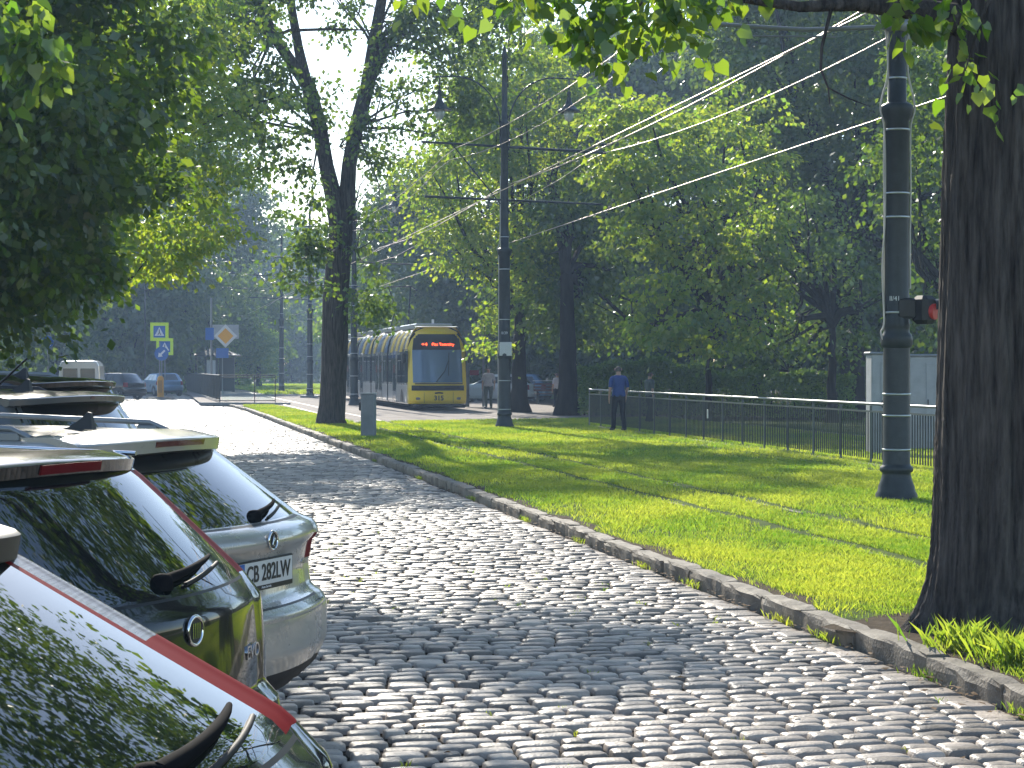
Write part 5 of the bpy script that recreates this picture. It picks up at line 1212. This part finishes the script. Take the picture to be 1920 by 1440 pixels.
# priority diamond
D = 105; e, h = sign_post(396, D, 560, 'yellow diamond priority sign on a grey board beside the shelter', r=.06); 
zc = at(0, 630, D)[2] + .1; xo = at(423, 0, D)[0] - at(396, 0, D)[0]; 
MB().box((xo, .02, at(0, 622, D)[2] + .1), (1.4, .02, .75), 0, .004).build('back_board', M['cabinet'], e)
for s3, m_, yy in ((.62, M['plate_white'], 0), (.42, M['sign_orange'], -.012)):
    mb = MB(); mb.prism([(0, 0), (0, 0), (0, 0)], 0, 0) if 0 else None
    vs = [(xo - s3, yy, zc), (xo, yy, zc - s3), (xo + s3, yy, zc), (xo, yy, zc + s3)]; vs += [(a, b + .008, c) for a, b, c in vs]
    mb.add(vs, [(0, 1, 2, 3), (7, 6, 5, 4), (0, 4, 5, 1), (1, 5, 6, 2), (2, 6, 7, 3), (3, 7, 4, 0)]); mb.build('diamond' if m_ is M['plate_white'] else 'diamond_centre', m_, e)
MB().box((-.08, 0, at(0, 626, D)[2] + .1), (.45, .02, .65), 0, .004).build('blue_board', M['sign_blue'], e)
e, h = sign_post(417, 120, 662, 'blue sign on a thin post in front of the shelter'); MB().box((0, 0, h), (.75, .02, .6), 0, .004).build('board', M['sign_blue'], e)
e, h = sign_post(89, 95, 641, 'round blue cycle path sign above the parked cars on the left'); disc(.30, z=h).build('board', M['sign_blue'], e)
mb = MB(); 
for sx in (-.12, .12): mb.tube([(sx + .07 * math.cos(t), -.016, h - .1 + .07 * math.sin(t)) for t in np.linspace(0, 6.28, 14)], .012, 5)
mb.tube([(-.12, -.016, h - .1), (-.04, -.016, h), (.08, -.016, h), (.12, -.016, h - .1)], .012, 5); mb.tube([(-.05, -.016, h + .12), (.0, -.016, h + .05)], .03, 6); mb.build('bicycle', M['white'], e)
# thin far posts
for px, py, D, lb in ((272, 560, 125, 'thin dark lamp mast behind the crossing signs'),):
    e = empty('lamp_mast', (at(px, 0, D)[0], D, -.1), 0, lb, 'lamp post'); MB().tube([(0, 0, 0), (0, 0, 7)], .05, 8).build('mast', M['pole'], e)
    mb = MB(); mb.tube([(0, 0, 7), (.5, 0, 7.4), (1.1, 0, 7.3)], .03, 6); mb.build('arm', M['pole'], e)

# bench / planter under the trees
bx_, by_, bz_ = gnd(1032, 757); b_ = empty('park_bench', (bx_, by_, 0), R(10), 'dark red slatted bench in the shade beside the park trunk', 'bench')
mb = MB(); [mb.box((0, .25, .62 + q * .14), (1.5, .03, .1), 0, .01) for q in range(3)]; mb.build('backrest', M['bench_red'], b_)
mb = MB(); [mb.box((0, q * .12 - .2, .46), (1.5, .09, .04), 0, .01) for q in range(4)]; mb.build('seat', M['bench_red'], b_)
for sx in (-.6, .6): MB().box((sx, 0, .22), (.06, .45, .44), 0, .01).build('leg', M['rail_dark'], b_)
MB().box((0, .25, 1.06), (1.55, .06, .03), 0, .005).build('top_rail', M['plate_white'], b_)

# ------------------------------------------------------------------ people
def person(loc, rz, H, label, shirt, pants, pose, sleeve=.55):
    """one skinned body; clothes are shells taken from it and grown outward"""
    root = empty('person', loc, rz, label, 'person')
    J, Ed, Rd = pose; bm = bmesh.new()
    names = list(J); vv = {k: bm.verts.new(Vector(J[k]) * H / 1.75) for k in names}
    for a, b in Ed: bm.edges.new((vv[a], vv[b]))
    me = bpy.data.meshes.new('body'); bm.to_mesh(me); bm.free(); o = bpy.data.objects.new('body_tmp', me); COL.objects.link(o)
    sk = o.modifiers.new('s', 'SKIN'); sk.use_smooth_shade = True; o.modifiers.new('u', 'SUBSURF').levels = 2
    for k, nme in enumerate(names):
        sv = me.skin_vertices[0].data[k]; r0 = Rd[nme]; r0 = r0 if hasattr(r0, '__len__') else (r0, r0); sv.radius = (r0[0] * H / 1.75, r0[1] * H / 1.75)
        if nme == 'pelvis': sv.use_root = True
    bpy.context.view_layer.update()
    m2 = bpy.data.meshes.new_from_object(o.evaluated_get(bpy.context.evaluated_depsgraph_get())); bpy.data.objects.remove(o)
    m2.name = 'body'; m2.materials.clear(); m2.materials.append(M['skin']); bo = bpy.data.objects.new('body', m2); COL.objects.link(bo); bo.parent = root
    k = H / 1.75
    nrm = [v.normal.copy() for v in m2.vertices]; co = [v.co.copy() for v in m2.vertices]
    def shell(name, test, off, m):
        fs = [p for p in m2.polygons if test(sum((co[i] for i in p.vertices), Vector()) / len(p.vertices))]
        key = {}; vs = []; out = []
        for p in fs:
            q = []
            for i in p.vertices:
                if i not in key: key[i] = len(vs); vs.append(co[i] + nrm[i] * off)
                q.append(key[i])
            out.append(tuple(q))
        mb = MB(); mb.add(vs, out, True); ob = mb.build(name, m, root)
        s2 = ob.modifiers.new('t', 'SOLIDIFY'); s2.thickness = .006; return ob
    def arm(c): return abs(c.x) > .20 * k
    shell('shirt', lambda c: .93 * k < c.z < 1.47 * k and not (abs(c.x) > .215 * k and c.z < 1.16 * k) , .014, shirt)
    shell('trousers', lambda c: .09 * k < c.z < .97 * k and abs(c.x) < .22 * k, .012, pants)
    shell('shoes', lambda c: c.z < .10 * k, .008, M['shoe'])
    hd = Vector(J['head']) * k; shell('hair', lambda c: c.z > 1.56 * k and (c.y < hd.y + .01 * k + (c.z - 1.6 * k) * .8 or c.z > 1.70 * k), .008, M['hair'])
    return root
def pose_base(step=.12, lean=0, arm_f=(0, 0)):
    J = dict(pelvis=(0, 0, .95), belly=(0, .01, 1.10), chest=(0, .015, 1.30), neck0=(0, 0, 1.45), neck=(0, .01, 1.52), head=(0, .035, 1.60), crown=(0, .02, 1.70))
    R_ = dict(pelvis=(.15, .11), belly=(.145, .11), chest=(.165, .115), neck0=(.07, .065), neck=(.055, .055), head=(.075, .09), crown=(.06, .07))
    E = [('pelvis', 'belly'), ('belly', 'chest'), ('chest', 'neck0'), ('neck0', 'neck'), ('neck', 'head'), ('head', 'crown')]
    for s_, sx in (('l', -1), ('r', 1)):
        f = step * (1 if sx < 0 else -1); af = arm_f[0 if sx < 0 else 1]
        J.update({s_ + 'hip': (sx * .10, 0, .87), s_ + 'knee': (sx * .105, f * .5 + .03, .48), s_ + 'ank': (sx * .11, f - (.02), .09), s_ + 'toe': (sx * .13, f + .14, .045), s_ + 'heel': (sx * .11, f - .05, .05),
                  s_ + 'sh': (sx * .19, 0, 1.41), s_ + 'elb': (sx * .25, -.02 + af * .4, 1.14), s_ + 'wr': (sx * .25, .06 + af, .90), s_ + 'palm': (sx * .245, .08 + af * 1.05, .83)})
        R_.update({s_ + 'hip': .09, s_ + 'knee': .058, s_ + 'ank': .042, s_ + 'toe': (.045, .03), s_ + 'heel': (.04, .035), s_ + 'sh': .06, s_ + 'elb': .042, s_ + 'wr': .028, s_ + 'palm': (.018, .035)})
        E += [('pelvis', s_ + 'hip'), (s_ + 'hip', s_ + 'knee'), (s_ + 'knee', s_ + 'ank'), (s_ + 'ank', s_ + 'toe'), (s_ + 'ank', s_ + 'heel'), ('chest', s_ + 'sh'), (s_ + 'sh', s_ + 'elb'), (s_ + 'elb', s_ + 'wr'), (s_ + 'wr', s_ + 'palm')]
        for q in range(4):
            n_ = s_ + 'f%d' % q; n2_ = s_ + 'g%d' % q; ln = (.07, .08, .075, .06)[q]
            J[n_] = (sx * .245, .08 + af * 1.05 + (.024 - .016 * q), .83 - ln * .55 - .02); J[n2_] = (sx * .235, .085 + af * 1.05 + (.026 - .017 * q), .83 - ln - .03)
            R_[n_] = .0095; R_[n2_] = .008; E += [(s_ + 'palm', n_), (n_, n2_)]
        J[s_ + 't'] = (sx * .23, .12 + af, .83); J[s_ + 't2'] = (sx * .225, .135 + af, .79); R_[s_ + 't'] = .011; R_[s_ + 't2'] = .009; E += [(s_ + 'palm', s_ + 't'), (s_ + 't', s_ + 't2')]
    return J, E, R_
def face(root, H):
    k = H / 1.75; mb = MB()
    mb.tube([(0, .115 * k, 1.635 * k), (0, .145 * k, 1.605 * k), (0, .12 * k, 1.59 * k)], [.008, .014, .008], 6); mb.build('nose', M['skin'], root)
    for sx in (-1, 1):
        MB().lathe([(.004, -.012), (.011, 0), (.004, .012)], (sx * .035 * k, .118 * k, 1.635 * k), 8).build('eye', M['white'], root)
        MB().box((sx * .098 * k, .03 * k, 1.62 * k), (.018, .035, .06), 0, .008).build('ear', M['skin'], root)
    MB().box((0, .122 * k, 1.565 * k), (.05, .01, .01), 0, .003).build('mouth', M['red_dark'], root)
m_ = gnd(1160, 809); pz = person((m_[0], m_[1], 0), R(20), 1.74, 'man in a blue polo shirt and dark trousers walking away across the lawn', M['shirt_blue'], M['trouser'], pose_base(.10, 0, (-.02, .05))); face(pz, 1.74)
x, y, z = at(1218, 0, 60); pz = person((x, y, -.02), R(-60), 1.58, 'person in a grey shirt walking behind the railing beside the hedge', M['shirt_grey'], M['trouser'], pose_base(.16, 0, (.08, -.08))); face(pz, 1.58)
x, y, z = at(1045, 0, 84); pz = person((x, y, -.02), R(30), 1.5, 'person in pale clothes half hidden behind the park trunk', M['cloth_pale'], M['trouser'], pose_base(.05)); face(pz, 1.5)
x, y, z = at(916, 0, 80); pz = person((x, y, 0), R(170), 1.72, 'person in pale jacket waiting between the tram and the middle pole', M['cloth_pale'], M['shirt_grey'], pose_base(.03)); face(pz, 1.72)

# ------------------------------------------------------------------ air
hz = MB(); hz.box((0, 170, 17), (420, 400, 36.4)); hzm = bpy.data.materials.new('air'); hzm.use_nodes = True; t = hzm.node_tree; t.nodes.clear()
pv = t.nodes.new('ShaderNodeVolumePrincipled'); pv.inputs['Color'].default_value = (.50, .70, 1, 1); pv.inputs['Density'].default_value = .0009; pv.inputs['Anisotropy'].default_value = .3
ou = t.nodes.new('ShaderNodeOutputMaterial'); t.links.new(pv.outputs[0], ou.inputs['Volume'])
tag(hz.build('haze', hzm), kind='stuff')
